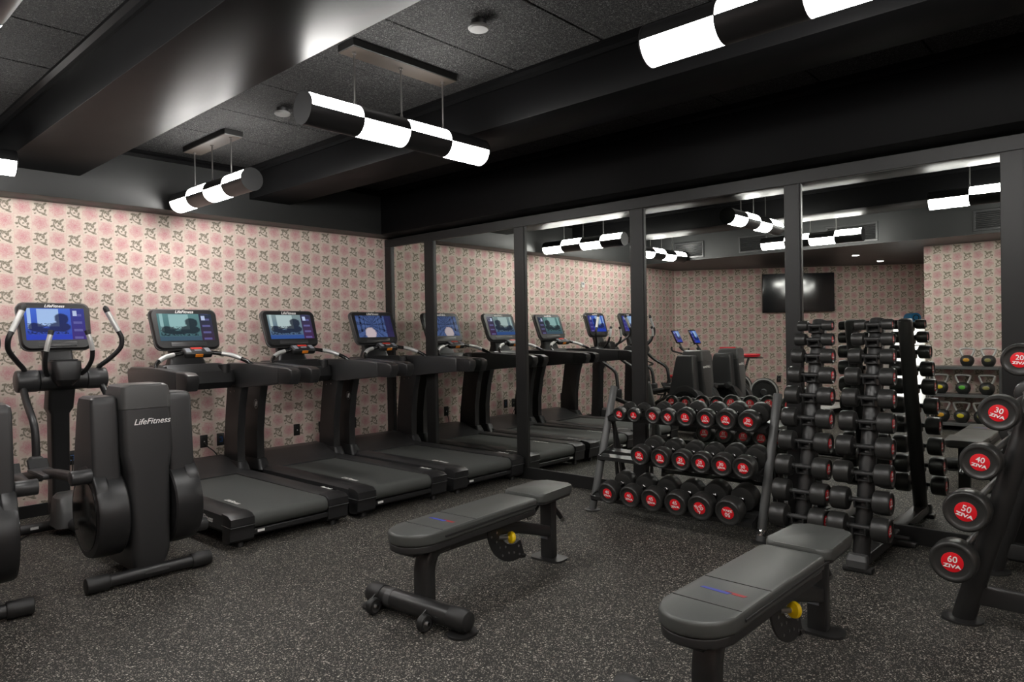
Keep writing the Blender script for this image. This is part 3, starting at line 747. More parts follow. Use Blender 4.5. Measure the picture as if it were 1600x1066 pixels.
        b = MB(); b.tube([(s * 0.146, -0.96, 1.333), (s * 0.134, -0.965, 1.395), (s * 0.120, -0.962, 1.450)], 0.0175, 12, 5); bd(b, 'pulse_grip', 'grip', fh)
        b = MB(); b.tube([(s * 0.1205, -0.962, 1.448), (s * 0.112, -0.958, 1.480)], 0.019, 12, 0); bd(b, 'grip_end', 'rubber', fh)
        # cross hub end
        b = MB(); b.cyl((s * 0.152, -0.76, 1.118), (s * 0.292, -0.76, 1.118), 0.080, n=30, bevel=0.014); bd(b, 'hub_end', 'plastic')
    b = MB(); b.cyl((-0.150, -0.76, 1.118), (0.150, -0.76, 1.118), 0.077, n=30); bd(b, 'cross_hub', 'plastic_d')
    b = MB(); b.loft([(0, -0.80, 1.075, 0.050, 0.070, 0.04), (0, -0.82, 1.12, 0.085, 0.090, 0.05), (0, -0.82, 1.20, 0.098, 0.095, 0.05), (0, -0.81, 1.255, 0.100, 0.090, 0.05)]); ty = bd(b, 'cup_tray', 'plastic_d')
    b = MB(); b.rings([[Vector((x, y, z)) for x, y in rrect(0, -0.81, hx, hy, 0.03)] for z, hx, hy in ((1.256, 0.080, 0.066), (1.268, 0.082, 0.068), (1.268, 0.064, 0.050), (1.2555, 0.062, 0.048))], caps=False, closed=True); bd(b, 'tray_rim', 'plastic', ty)
    b = MB(); b.loft([(0, -0.62, 0.10, 0.062, 0.09, 0.03), (0, -0.62, 0.35, 0.058, 0.075, 0.025), (0, -0.64, 0.86, 0.062, 0.07, 0.025), (0, -0.655, 0.90, 0.084, 0.075, 0.025), (0, -0.72, 1.09, 0.088, 0.07, 0.03)]); bd(b, 'column', 'plastic_d')
    b = MB(); b.loft([(0, -0.70, 1.16, 0.105, 0.06, 0.03), (0, -0.655, 1.28, 0.10, 0.04, 0.03), (0, -0.60, 1.42, 0.10, 0.03, 0.02)]); bd(b, 'mast', 'plastic_d')
    console(root, 0.490, 0.375, (0, OY - 0.465, 1.505), math.radians(16), screen)
    # base
    b = MB(); b.tube([(0, -0.60, 0.075), (0, -1.2, 0.085), (0, -1.75, 0.10)], 0.045, 14, 4); bd(b, 'base_rail', 'plastic_d')
    b = MB(); b.cyl((-0.30, -0.62, 0.050), (0.30, -0.62, 0.050), 0.038, n=18, bevel=0.008); fb = bd(b, 'front_foot_bar', 'plastic_d')
    b = MB(); b.box((-0.20, -0.659, 0.056), (0.05, 0.003, 0.018)); bd(b, 'sticker', 'print', fb)
    b = MB(); b.loft([(0, -0.74, 0.06, 0.11, 0.13, 0.06), (0, -0.73, 0.16, 0.10, 0.12, 0.06), (0, -0.70, 0.26, 0.085, 0.09, 0.05), (0, -0.68, 0.285, 0.06, 0.06, 0.04)]); bd(b, 'base_cover', 'plastic_g')
    return root
make_elliptical('screen_blue', 'elliptical trainer standing next to the treadmills, screen glowing blue', -3.49)
eb = make_elliptical('screen_blue', 'elliptical trainer cut off by the left edge, tower and foot bar in view', -4.358, True)
eb.location.y = -1.453; eb.rotation_euler.z = math.radians(-5)
cord([(-3.267, -0.02, 0.42), (-3.29, -0.06, 0.30), (-3.42, -0.15, 0.08), (-3.60, -0.40, 0.008), (-3.80, -0.72, 0.008), (-3.95, -0.80, 0.008)], 'black power cord lying on the floor by the elliptical trainers', 0.005)

# ================================================================== BENCHES
def make_bench(label, loc, ang):
    root = thing('weight_bench', label, 'bench', loc, ang, 'adjustable weight benches')
    # front foot bar along y
    b = MB(); b.lathe([(0.020, -0.345), (0.042, -0.335), (0.050, -0.315), (0.050, 0.315), (0.042, 0.335), (0.020, 0.345)], (0, 0, 0.066), (0, 1, 0), 22); bar = b.build('foot_bar', 'blackmetal', root)
    for s in (-1, 1):
        b = MB(); b.lathe([(0.0525, s * 0.235), (0.0535, s * 0.24), (0.0535, s * 0.315), (0.045, s * 0.338), (0.022, s * 0.349), (0.0, s * 0.35)], (0, 0, 0.066), (0, 1, 0), 22); b.build('bar_cap', 'rubber', root)
        b = MB(); b.rings([[Vector((x, y, z)) for x, y in rrect(0.0, s * 0.300, 0.075, 0.060, 0.055)] for z in (0.0, 0.010)]); b.build('foot_plate', 'rubber', root)
        b = MB(); b.cyl((0, s * 0.30, 0.009), (0, s * 0.30, 0.03), 0.02, n=12); b.build('foot_stem', 'blackmetal', root)
    for y in (0.225, -0.135):
        b = MB(); b.prism([(-0.015, 0.075), (0.01, 0.11), (-0.05, 0.085), (-0.105, 0.055), (-0.105, 0.035), (-0.05, 0.04)], y + 0.022, y + 0.030, 'y', 0, 1)
        br = b.build('wheel_bracket', 'blackmetal', root, smooth=0)
        b = MB(); b.lathe([(0.024, -0.018), (0.036, -0.018), (0.041, -0.012), (0.041, 0.012), (0.036, 0.018), (0.024, 0.018)], (-0.085, y, 0.041), (0, 1, 0), 24); wh = b.build('wheel', 'rubber', root)
        b = MB(); b.lathe([(0.029, -0.020), (0.029, 0.020)], (-0.085, y, 0.041), (0, 1, 0), 20); b.build('rim', 'steel', wh)
        b = MB(); b.lathe([(0.010, -0.030), (0.010, 0.034)], (-0.085, y, 0.041), (0, 1, 0), 10); b.build('axle', 'chrome', wh)
    if True:
        b = MB(); b.lathe([(0.0512, 0.155), (0.0512, 0.195)], (0, 0, 0.066), (0, 1, 0), 22); b.build('sticker', 'plastic_g', bar)
    # curved front post
    sect = [(0.045, -0.030), (0.045, 0.030), (0.038, 0.037), (-0.038, 0.037), (-0.045, 0.030), (-0.045, -0.030), (-0.038, -0.037), (0.038, -0.037)]
    b = MB(); b.tube([(0.055, 0, 0.05), (0.055, 0, 0.15), (0.058, 0, 0.24), (0.085, 0, 0.305), (0.135, 0, 0.335), (0.20, 0, 0.340)], 1.0, 8, 6, sect=sect); b.build('front_post', 'blackmetal', root, smooth=50)
    # spine running back to the rear post
    b = MB(); b.tube([(0.15, 0, 0.325), (0.45, 0, 0.318), (0.75, 0, 0.285), (1.12, 0, 0.175)], 1.0, 8, 5, sect=[(a * 0.8, c * 0.9) for a, c in sect]); b.build('spine', 'blackmetal', root, smooth=50)
    b = MB(); b.box((1.135, 0, 0.205), (0.062, 0.088, 0.392), 0.010, 2); rp = b.build('rear_post', 'blackmetal', root)
    b = MB(); b.box((1.103, 0.012, 0.150), (0.003, 0.050, 0.042)); b.build('sticker', 'silverkey', rp)
    b = MB(); b.rings([[Vector((x, y, z)) for x, y in rrect(1.135, 0, 0.070, 0.115, 0.05)] for z in (0.0, 0.012)]); b.build('rear_foot', 'blackmetal', root)
    b = MB(); b.tube([(1.165, 0, 0.335), (1.24, 0, 0.262), (1.275, 0, 0.225)], 0.015, 12, 4); hd = b.build('lift_handle', 'blackmetal', root)
    b = MB(); b.cyl((1.272, 0, 0.228), (1.292, 0, 0.207), 0.0165, n=12); b.build('handle_end', 'steel', hd)
    # back pad: rounded head, squared far end
    def pad(x0, x1, hw0, hw1, rnd, z0, z1, nm, mt):
        n = 10; out = []
        for k in range(n + 1):
            a = -PI / 2 - PI * k / n
            out.append((x0 + rnd + rnd * math.cos(a), -hw0 * math.sin(a) * -1.0))
        far = [(x1 - 0.03, hw1), (x1 - 0.008, hw1 - 0.010), (x1, hw1 - 0.035), (x1, -hw1 + 0.035), (x1 - 0.008, -hw1 + 0.010), (x1 - 0.03, -hw1)]
        poly = [(x, y) for x, y in out] + far
        return poly
    def slabz(poly, z0, z1, bev, nm, mt, parent):
        b = MB(); b.prism(poly, z0, z1, 'z', bev, 3); return b.build(nm, mt, parent)
    P1 = pad(-0.135, 0.845, 0.135, 0.140, 0.13, 0, 0, '', '')
    sc = lambda P, k, cx: [((x - cx) * (1 - k * 1.0) + cx, y * (1 - k * 4)) for x, y in P]
    bp = slabz(P1, 0.392, 0.450, 0.014, 'back_pad', 'vinyl', root)
    slabz(sc(P1, 0.012, 0.35), 0.357, 0.3915, 0.006, 'pad_base', 'vinyl_d', bp)
    b = MB(); b.box((0.36, 0, 0.342), (0.86, 0.11, 0.028), 0.006, 1); b.build('pad_rail', 'blackmetal', root)
    for x in (0.055, 0.300):
        b = MB(); b.box((x, 0, 0.4505), (0.006, 0.262, 0.003), 0.001, 1); b.build('seam', 'vinyl_d', bp)
    for s in (-1, 1):
        b = MB(); b.box((0.455, s * 0.1395, 0.418), (0.78, 0.005, 0.012), 0.002, 1); b.build('piping', 'vinyl_d', bp)
    # print on the band: a blue stroke running into a red one
    b = MB(); b.prism([(0.178, 0.088), (0.194, 0.080), (0.190, -0.030), (0.170, -0.022)], 0.4502, 0.4508, 'z'); b.build('print_stroke', 'blueprint', bp, smooth=0)
    b = MB(); b.prism([(0.196, -0.002), (0.200, -0.002), (0.194, -0.088), (0.176, -0.082), (0.178, -0.034), (0.192, -0.034)], 0.4502, 0.4508, 'z'); b.build('print_stroke', 'redprint', bp, smooth=0)
    # seat pad
    seat = [(x, y) for x, y in rrect(1.05, 0, 0.195, 0.145, 0.055, 5)]
    seat = [(x, y * (1.0 - 0.10 * (x - 0.85) / 0.4)) for x, y in seat]
    b = MB(); b.prism(seat, 0.412, 0.462, 'z', 0.013, 3)
    st = b.build('seat_pad', 'vinyl', root)
    b = MB(); b.prism([((x - 1.05) * 0.97 + 1.05, y * 0.95) for x, y in seat], 0.398, 0.4115, 'z', 0.005, 1); b.build('seat_base', 'vinyl_d', st)
    b = MB(); b.tube([(0.86, -0.05, 0.33), (0.92, -0.05, 0.345), (0.97, -0.05, 0.385)], 0.012, 10, 4); b.build('seat_link', 'blackmetal', root)
    for s in (-1, 1):
        b = MB(); b.lathe([(0.022, 0), (0.022, 0.010), (0.014, 0.018), (0.0, 0.020)], (0.85, s * 0.06, 0.335), (0, s, 0), 18); b.build('pivot_bolt', 'chrome', root)
    # toothed arc plate, bolts, pull pin with yellow knob
    cx, cz = 0.745, 0.345
    arc = [(cx + 0.245 * math.cos(a), cz + 0.245 * math.sin(a)) for a in [math.radians(176 + 4.6 * k) for k in range(26)]]
    arc2 = [(cx + 0.150 * math.cos(a), cz + 0.150 * math.sin(a)) for a in [math.radians(176 + 4.6 * k) for k in range(26)]][::-1]
    b = MB(); b.prism(arc + arc2, -0.040, -0.030, 'y', 0.002, 1); ap = b.build('arc_plate', 'plastic_d', root)
    for k in range(7):
        a = math.radians(196 + 14.0 * k)
        for rr in ((0.222, 0.172) if k % 3 == 0 else (0.197,)):
            b = MB(); b.cyl((cx + rr * math.cos(a), -0.0435, cz + rr * math.sin(a)), (cx + rr * math.cos(a), -0.0395, cz + rr * math.sin(a)), 0.0065, n=10); b.build('bolt', 'steel', ap)
    b = MB(); b.cyl((0.60, -0.035, 0.265), (0.655, -0.055, 0.255), 0.012, n=12); b.build('pull_pin', 'steel', root)
    b = MB(); b.lathe([(0.008, 0.0), (0.010, 0.010), (0.032, 0.018), (0.034, 0.032), (0.028, 0.042), (0.0, 0.044)], (0.652, -0.0545, 0.2555), (0.9, -0.42, -0.12), 20); b.build('knob', 'yellow', root)
    b = MB(); b.tube([(0.80, -0.035, 0.110), (0.835, -0.035, 0.105)], 0.014, 10, 0); b.build('stop_peg', 'rubber', root)
    return root
make_bench('weight bench in the middle of the floor with both wheels in view', (-2.855, -3.925, 0), math.radians(4.5))
make_bench('weight bench nearest the camera, cut off by the bottom of the photo', (-2.870, -5.452, 0), math.radians(-0.5))

# ================================================================== DUMBBELLS, TOWERS, BARBELLS
DB = {}
def head_profile(R_, hl, s=1.0):
    """(radius, distance from the outer face going inwards)"""
    return [(R_ * 0.50, 0.006), (R_ * 0.70, 0.006), (R_ * 0.76, 0.0035), (R_ * 0.82, 0.0), (R_ * 0.90, 0.0), (R_ * 0.96, 0.004), (R_, hl * 0.12), (R_, hl * 0.80), (R_ * 0.93, hl * 0.93), (R_ * 0.70, hl), (R_ * 0.2, hl)]
def weight_label(num, R_, x, s, roll):
    """number over the maker's word, on the end face at x, facing s"""
    mx = frame_matrix((x, 0, 0), (0, s, 0), (0, 0, 1)) @ Matrix.Rotation(roll, 4, 'Z')
    k = R_ * 0.50
    a = text_mesh(num, k * 0.86, 0.0, k * 0.010); c = text_mesh('ZIVA', k * 0.46, 0.0, k * 0.016, 1.45)
    return join_meshes([(a, mx @ Matrix.Translation((0, k * 0.26, 0))), (c, mx @ Matrix.Translation((0, -k * 0.38, 0)))])
def dumbbell(num, L, Dm, hl, label, group, mx, roll=0.0, name='dumbbell', shaft=None):
    """bar along local x; mx places it in the room"""
    cat = name
    root = thing(name, label, cat, (0, 0, 0), 0, group)
    key = (num, L, Dm, hl, round(roll, 3)); R_ = Dm / 2
    hr = shaft or max(0.013, min(0.0175, R_ * 0.24))
    if key not in DB:
        d = {}
        for s in (-1, 1):
            b = MB(); b.lathe([(r, L / 2 - h) for r, h in head_profile(R_, hl)], (0, 0, 0), (s, 0, 0), 32); o = b.build('weight_head', 'dbrubber', root); d['h%d' % s] = o.data; o2 = [o]
            b = MB(); b.lathe([(R_ * 0.47, L / 2 - 0.008), (R_ * 0.47, L / 2 - 0.005), (R_ * 0.45, L / 2 - 0.0045), (0.0, L / 2 - 0.0045)], (0, 0, 0), (s, 0, 0), 28); o = b.build('label_disc', 'red', root); d['d%d' % s] = o.data
            me = weight_label(num, R_, s * (L / 2 - 0.0037), s, roll); me.materials.append(M['print']); d['t%d' % s] = me; link('lettering', me, o)
        b = MB(); q = L / 2 - hl
        b.lathe([(hr * 1.25, -q), (hr * 1.25, -q + 0.008), (hr * 0.95, -q + 0.014), (hr * 1.08, 0.0), (hr * 0.95, q - 0.014), (hr * 1.25, q - 0.008), (hr * 1.25, q)], (0, 0, 0), (1, 0, 0), 18); o = b.build('handle', 'blackmetal' if shaft else 'darkchrome', root); d['g'] = o.data
        DB[key] = d
    else:
        d = DB[key]
        for s in (-1, 1):
            link('weight_head', d['h%d' % s], root); o = link('label_disc', d['d%d' % s], root); link('lettering', d['t%d' % s], o)
        link('handle', d['g'], root)
    root.matrix_world = mx
    return root

# --- three-tier rack in front of the mirrors
RY0, RY1 = -3.345, -4.700
rk = thing('dumbbell_rack', 'three tier graphite dumbbell rack standing in front of the mirrors', 'rack', (-0.42, (RY0 + RY1) / 2, 0))
RT = Matrix.Translation((0.42, -(RY0 + RY1) / 2, 0))
def rkp(b, n, mt, p=None, **k): return b.build(n, mt, p or rk, matrix=RT, **k)
PX = lambda z: -0.585 + 0.345 * z
TIERS = [(-0.50, 0.782, 0.145), (-0.65, 0.492, 0.155), (-0.75, 0.202, 0.170)]   # front face x, centre z, typical diameter
TILT = math.radians(11)
for y, s in ((RY0, 1), (RY1, -1)):
    b = MB(); b.cyl((PX(0.0), y, 0.0), (PX(0.955), y, 0.955), 0.030, n=20, bevel=0.006); po = rkp(b, 'front_post', 'greymetal')
    b = MB(); b.lathe([(0.062, 0.0), (0.062, 0.008), (0.050, 0.012)], (PX(0.0), y, 0.0), (0, 0, 1), 24); rkp(b, 'foot_disc', 'blackmetal')
    b = MB(); b.prism([(PX(0.70) + 0.02, 0.74), (PX(0.70) + 0.02, 0.66), (-0.14, 0.0), (-0.075, 0.0)], y - s * 0.012, y - s * 0.040, 'y', 0.004, 1); rkp(b, 'rear_leg', 'blackmetal')
    b = MB(); b.box((-0.105, y - s * 0.026, 0.006), (0.11, 0.07, 0.012), 0.003, 1); rkp(b, 'rear_foot', 'blackmetal')
    b = MB(); b.prism([(PX(0.70) + 0.03, 0.70), (PX(0.70) + 0.03, 0.66), (-0.27, 0.10), (-0.24, 0.10)], y - s * 0.016, y - s * 0.036, 'y'); rkp(b, 'gusset', 'blackmetal', smooth=0)
    if s < 0:
        dv = Vector((0.345, 0, 1)).normalized()
        b = MB(); b.lathe([(0.0312, 0.040), (0.0318, 0.042), (0.0318, 0.078), (0.0312, 0.080)], (PX(0.0), y, 0.0), dv, 24); band = rkp(b, 'name_band', 'chrome', po)
        lettering('ZIVA', 0.030, RT @ frame_matrix(Vector((PX(0.0), y, 0)) + dv * 0.060 + Vector((-0.0325, -0.002, 0.010)), (0, -1, 0), dv), 'rubber', po, bold=0.001, sx=1.1)
for tx, tz, td in TIERS:
    rt = Matrix.Translation((tx, 0, tz)) @ Matrix.Rotation(-TILT, 4, 'Y')
    ym, yl = (RY0 + RY1) / 2, RY0 - RY1 - 0.06
    r_ = td / 2
    for xx, nm in ((0.125, 'front_rail'), (0.255, 'rear_rail')):
        b = MB(); b.box((xx, ym, -r_ - 0.010), (0.062, yl, 0.005)); b.box((xx - 0.0335, ym, -r_ - 0.022), (0.005, yl, 0.030)); b.box((xx + 0.0335, ym, -r_ - 0.022), (0.005, yl, 0.030))
        b.build(nm, 'blackmetal', rk, matrix=RT @ rt, smooth=0)
    for y, s in ((RY0, 1), (RY1, -1)):
        b = MB(); b.prism([(0.085, -r_ - 0.004), (0.31, -r_ + 0.02), (0.31, -r_ - 0.07), (0.15, -r_ - 0.075), (0.085, -r_ - 0.042)], y - s * 0.030, y - s * 0.038, 'y'); br = b.build('end_bracket', 'blackmetal', rk, matrix=RT @ rt, smooth=0)
        for q in (0.16, 0.21):
            b = MB(); b.cyl((q, y - s * 0.026, -r_ - 0.03), (q, y - s * 0.046, -r_ - 0.03), 0.007, n=10); b.build('bolt', 'chrome', br, matrix=RT @ rt)
ROWS = [('top', TIERS[0], [(5, -3.545), (5, -3.675), (10, -3.841), (10, -3.971), (15, -4.112), (15, -4.271), (20, -4.424), (20, -4.586)]),
        ('middle', TIERS[1], [(35, -3.816), (35, -3.990), (25, -4.156), (25, -4.306), (30, -4.461), (30, -4.614)]),
        ('bottom', TIERS[2], [(40, -3.597), (40, -3.788), (45, -3.974), (45, -4.163), (50, -4.349), (50, -4.550)])]
DIM = {5: (0.19, 0.112, 0.052), 10: (0.215, 0.124, 0.060), 15: (0.245, 0.138, 0.068), 20: (0.26, 0.147, 0.076), 25: (0.275, 0.150, 0.082), 30: (0.29, 0.156, 0.088), 35: (0.28, 0.152, 0.084), 40: (0.315, 0.166, 0.100), 45: (0.325, 0.172, 0.104), 50: (0.345, 0.182, 0.112)}
ORD = ['first', 'second', 'third', 'fourth', 'fifth', 'sixth', 'seventh', 'eighth', 'ninth', 'lowest']
ROLLS = {('top', 2): math.radians(-50), ('top', 3): math.radians(-50), ('bottom', 4): math.radians(-58), ('bottom', 5): math.radians(176), ('top', 0): math.radians(-14), ('top', 7): math.radians(-8)}
for rn, (tx, tz, td), items in ROWS:
    for i, (wt, y) in enumerate(items):
        L, Dm, hl = DIM[wt]
        cx = tx + 0.012; zz = tz - td / 2 - 0.0065 + Dm / 2
        base = Matrix.Translation((cx, y, tz)) @ Matrix.Rotation(-TILT, 4, 'Y') @ Matrix.Translation((L / 2 - 0.01, 0, zz - tz))
        dumbbell(str(wt), L, Dm, hl, 'dumbbell marked %d, %s from the left on the %s shelf of the three tier rack' % (wt, ORD[i], rn), 'dumbbells on the three tier rack', base, ROLLS.get((rn, i), random.uniform(-0.08, 0.05)))

# --- two leaning dumbbell towers
TZ = [1.421, 1.332, 1.228, 1.108, 0.980, 0.841, 0.698, 0.547, 0.398, 0.251]
TW_D = [0.066, 0.080, 0.094, 0.108, 0.116, 0.123, 0.128, 0.133, 0.137, 0.141]
TW_L = [0.215, 0.235, 0.255, 0.272, 0.284, 0.296, 0.306, 0.314, 0.322, 0.330]
TW_N = ['3', '5', '8', '10', '12', '15', '17', '20', '22', '25']
tower_proto = None
def tower(y, label, side):
    tw = thing('dumbbell_tower', label, 'rack', (-0.38, y, 0), 0, 'leaning dumbbell towers')
    O = Matrix.Translation((0.38, 0, 0))
    px = lambda z: -0.735 + 0.283 * z
    b = MB(); b.cyl((px(0.06), 0, 0.06), (px(1.455), 0, 1.455), 0.047, n=24, bevel=0.012); b.build('post', 'blackmetal', tw, matrix=O)
    b = MB(); b.prism([(-0.05, 0.030), (-0.05, 0.092), (-0.70, 0.092), (-0.775, 0.080), (-0.80, 0.055), (-0.80, 0.030)], -0.045, 0.045, 'y', 0.008, 2); b.build('base_beam', 'blackmetal', tw, matrix=O)
    b = MB(); b.loft([(-0.79, 0, 0.030, 0.028, 0.056, 0.014), (-0.79, 0, 0.070, 0.030, 0.058, 0.014), (-0.775, 0, 0.098, 0.022, 0.050, 0.014)]); b.build('toe_cap', 'plastic_g', tw, matrix=O)
    for x, w_ in ((-0.77, 0.16), (-0.09, 0.30)):
        b = MB(); b.box((x, 0, 0.016), (0.070, w_, 0.030), 0.008, 2); b.build('foot', 'rubber', tw, matrix=O)
    b = MB(); b.cyl((-0.18, -0.13, 0.075), (-0.18, 0.13, 0.075), 0.014, n=12); b.build('cross_bar', 'blackmetal', tw, matrix=O)
    for k, z in enumerate(TZ):
        x1 = px(z); x0 = x1 - 0.075
        b = MB()
        for s in (-1, 1):
            b.prism([(x1 + 0.01, z - 0.060), (x1 + 0.01, z - 0.022), (x0 + 0.022, z - 0.018), (x0 - 0.022, z - 0.004), (x0 - 0.030, z - 0.010), (x0 - 0.020, z - 0.045)], s * 0.030, s * 0.038, 'y')
        b.box(((x0 + x1) / 2 - 0.004, 0, z - 0.042), (0.085, 0.066, 0.008))
        b.build('saddle', 'blackmetal', tw, matrix=O, smooth=0)
        mx = Matrix.Translation((x0, y, z - 0.001)) @ Matrix.Rotation(-PI / 2, 4, 'Z')
        dumbbell(TW_N[k], TW_L[k], TW_D[k], TW_L[k] * 0.30, '%s dumbbell from the top on the tower %s' % (ORD[k] if k < 9 else 'lowest', side), 'dumbbells on the leaning towers', mx, 0.0, shaft=0.0155)
    return tw
tower(-5.010, 'leaning dumbbell tower next to the three tier rack', 'next to the three tier rack')
tower(-5.357, 'leaning dumbbell tower with its toe cap in view, nearer the barbell rack', 'nearer the barbell rack')

# --- barbell rack at the right edge
bk = thing('barbell_rack', 'black barbell rack with leaning posts cut off by the right edge', 'rack', (-0.73, -6.35, 0))
BO = Matrix.Translation((0.73, 6.35, 0))
for x in (-1.166, -0.29):
    b = MB(); b.cyl((x, -5.935, 0.0), (x, -6.335, 1.47), 0.048, n=24, bevel=0.010); b.build('post', 'blackmetal', bk, matrix=BO)
    b = MB(); b.lathe([(0.088, 0.0), (0.088, 0.010), (0.070, 0.016)], (x, -5.935, 0.0), (0, 0, 1), 28); b.build('foot_disc', 'blackmetal', bk, matrix=BO)
    b = MB(); b.cyl((x, -6.83, 0.0), (x, -6.425, 1.47), 0.048, n=24, bevel=0.010); b.build('rear_post', 'blackmetal', bk, matrix=BO)
    b = MB(); b.lathe([(0.088, 0.0), (0.088, 0.010), (0.070, 0.016)], (x, -6.83, 0.0), (0, 0, 1), 28); b.build('foot_disc', 'blackmetal', bk, matrix=BO)
    b = MB(); b.box((x, -6.385, 0.135), (0.055, 0.84, 0.085), 0.006, 2); b.build('base_beam', 'blackmetal', bk, matrix=BO)
    b = MB(); b.box((x, -6.38, 1.40), (0.05, 0.16, 0.06), 0.006, 2); b.build('head_plate', 'blackmetal', bk, matrix=BO)
b = MB(); b.box((-0.728, -6.385, 0.135), (0.821, 0.055, 0.06), 0.006, 2); b.build('cross_beam', 'blackmetal', bk, matrix=BO)
b = MB(); b.box((-0.30, -5.888, 0.14), (0.035, 0.003, 0.030)); b.build('sticker', 'print', bk, matrix=BO)
BARS = [(60, -5.930, 0.321, 0.192), (50, -5.984, 0.561, 0.188), (40, -6.040, 0.791, 0.164), (30, -6.110, 1.016, 0.158), (20, -6.188, 1.251, 0.142)]
for wt, y, z, dm in BARS:
    for x in (-1.166, -0.29):
        py_ = -5.935 - 0.272 * z
        b = MB(); b.prism([(py_, z - 0.075), (py_, z - 0.025), (y - 0.020, z - 0.014), (y + 0.022, z + 0.020), (y + 0.030, z + 0.014), (y + 0.012, z - 0.038)], x - 0.020, x + 0.020, 'x', 0.002, 1); b.build('hook', 'steel', bk, matrix=BO)
    dumbbell(str(wt), 1.235, dm, 0.115, '%s barbell on the rack at the right edge, its end marked %d' % ({60: 'lowest', 50: 'second lowest', 40: 'middle', 30: 'second highest', 20: 'highest'}[wt], wt), 'fixed barbells', Matrix.Translation((-1.366 + 1.235 / 2, y, z)), math.radians({60: -3, 50: -16, 40: -12, 30: -17, 20: -4}[wt]), name='barbell', shaft=0.0145)

# ================================================================== SEEN IN THE MIRROR: KETTLEBELLS, TELEVISION, BIKES
kr = thing('kettlebell_rack', 'three shelf kettlebell rack against the papered pier, seen in the mirror', 'rack', (-5.98, -4.76, 0))
KO = Matrix.Translation((5.98, 4.76, 0))
for z in (0.105, 0.491, 0.865):
    b = MB(); b.box((-5.98, -4.76, z - 0.020), (0.30, 0.80, 0.040), 0.005, 1); b.build('shelf', 'greymetal', kr, matrix=KO)
for y in (-4.345, -5.175):
    for x in (-5.85, -6.11):
        b = MB(); b.box((x, y, 0.433), (0.045, 0.030, 0.866), 0.004, 1); b.build('upright', 'plastic_g', kr, matrix=KO)
KB = {}
def kettlebell(y, z, s, colr, label):
    t = thing('kettlebell', label, 'kettlebell', (-5.97, y, z), 0, 'kettlebells on the rack')
    if 'b' not in KB:
        b = MB(); b.lathe([(0.055, 0.0), (0.062, 0.006), (0.088, 0.045), (0.097, 0.085), (0.090, 0.125), (0.070, 0.155), (0.045, 0.170), (0.0, 0.174)], n=28); KB['b'] = b.build('body', 'dbrubber', t).data
        b = MB(); b.tube([(0, -0.050, 0.148), (0, -0.075, 0.195), (0, -0.092, 0.250), (0, -0.078, 0.270), (0, 0.0, 0.276), (0, 0.078, 0.270), (0, 0.092, 0.250), (0, 0.075, 0.195), (0, 0.050, 0.148)], 0.0155, 12, 4); KB['h'] = b.build('handle', 'grip', t).data
    else: link('body', KB['b'], t); link('handle', KB['h'], t)
    if colr not in KB:
        M['kb_' + colr] = mat('kettlebell_' + colr, {'orange': srgb(190, 140, 40), 'olive': srgb(130, 124, 70), 'yellow': srgb(206, 190, 40), 'green': srgb(90, 170, 60), 'amber': srgb(214, 160, 50)}[colr], 0.45)
        b = MB(); b.rings([[Vector((0.095 + dx, 0.042 * k_ * math.cos(2 * PI * j / 24), 0.100 + 0.028 * k_ * math.sin(2 * PI * j / 24))) for j in range(24)] for k_, dx in ((1.0, -0.012), (1.0, 0.002), (0.9, 0.004))]); KB[colr] = b.build('emblem', 'kb_' + colr, t).data
    else: link('emblem', KB[colr], t)
    t.scale = (s, s, s)
for y, z, s, c, lb in ((-4.79, 0.865, 0.86, 'orange', 'kettlebell with orange emblem on the top shelf, seen in the mirror'), (-5.03, 0.865, 0.86, 'olive', 'kettlebell with olive emblem on the top shelf beside the rack upright'),
                       (-4.48, 0.491, 0.92, 'yellow', 'kettlebell with yellow emblem on the middle shelf'), (-4.74, 0.491, 0.92, 'green', 'kettlebell with green emblem on the middle shelf'), (-5.01, 0.491, 0.92, 'olive', 'kettlebell with olive emblem on the middle shelf beside the upright'),
                       (-4.49, 0.105, 0.98, 'amber', 'kettlebell with amber emblem on the lowest shelf'), (-4.72, 0.105, 0.98, 'yellow', 'kettlebell with yellow emblem on the lowest shelf, half behind the bench'), (-4.95, 0.105, 0.98, 'olive', 'kettlebell on the lowest shelf mostly hidden behind the bench')):
    kettlebell(y, z, s, c, lb)

tv_c = Vector((-7.912, -1.840, 2.064)) + aw_nrm * 0.05
tv = thing('television', 'wall mounted black television on the slanted wall, seen in the mirror', 'television', tv_c, math.atan2(aw_nrm.y, aw_nrm.x) + PI / 2)
b = MB(); b.box((0, 0, 0), (1.25, 0.045, 0.705), 0.006, 2); cs = b.build('case', 'gloss', tv)
b = MB(); b.box((0, -0.0235, 0.006), (1.225, 0.002, 0.672)); b.build('screen', 'tvscreen', tv)
b = MB(); b.box((0, 0.030, 0), (0.40, 0.035, 0.30), 0.004, 1); b.build('wall_bracket', 'blackmetal', tv)

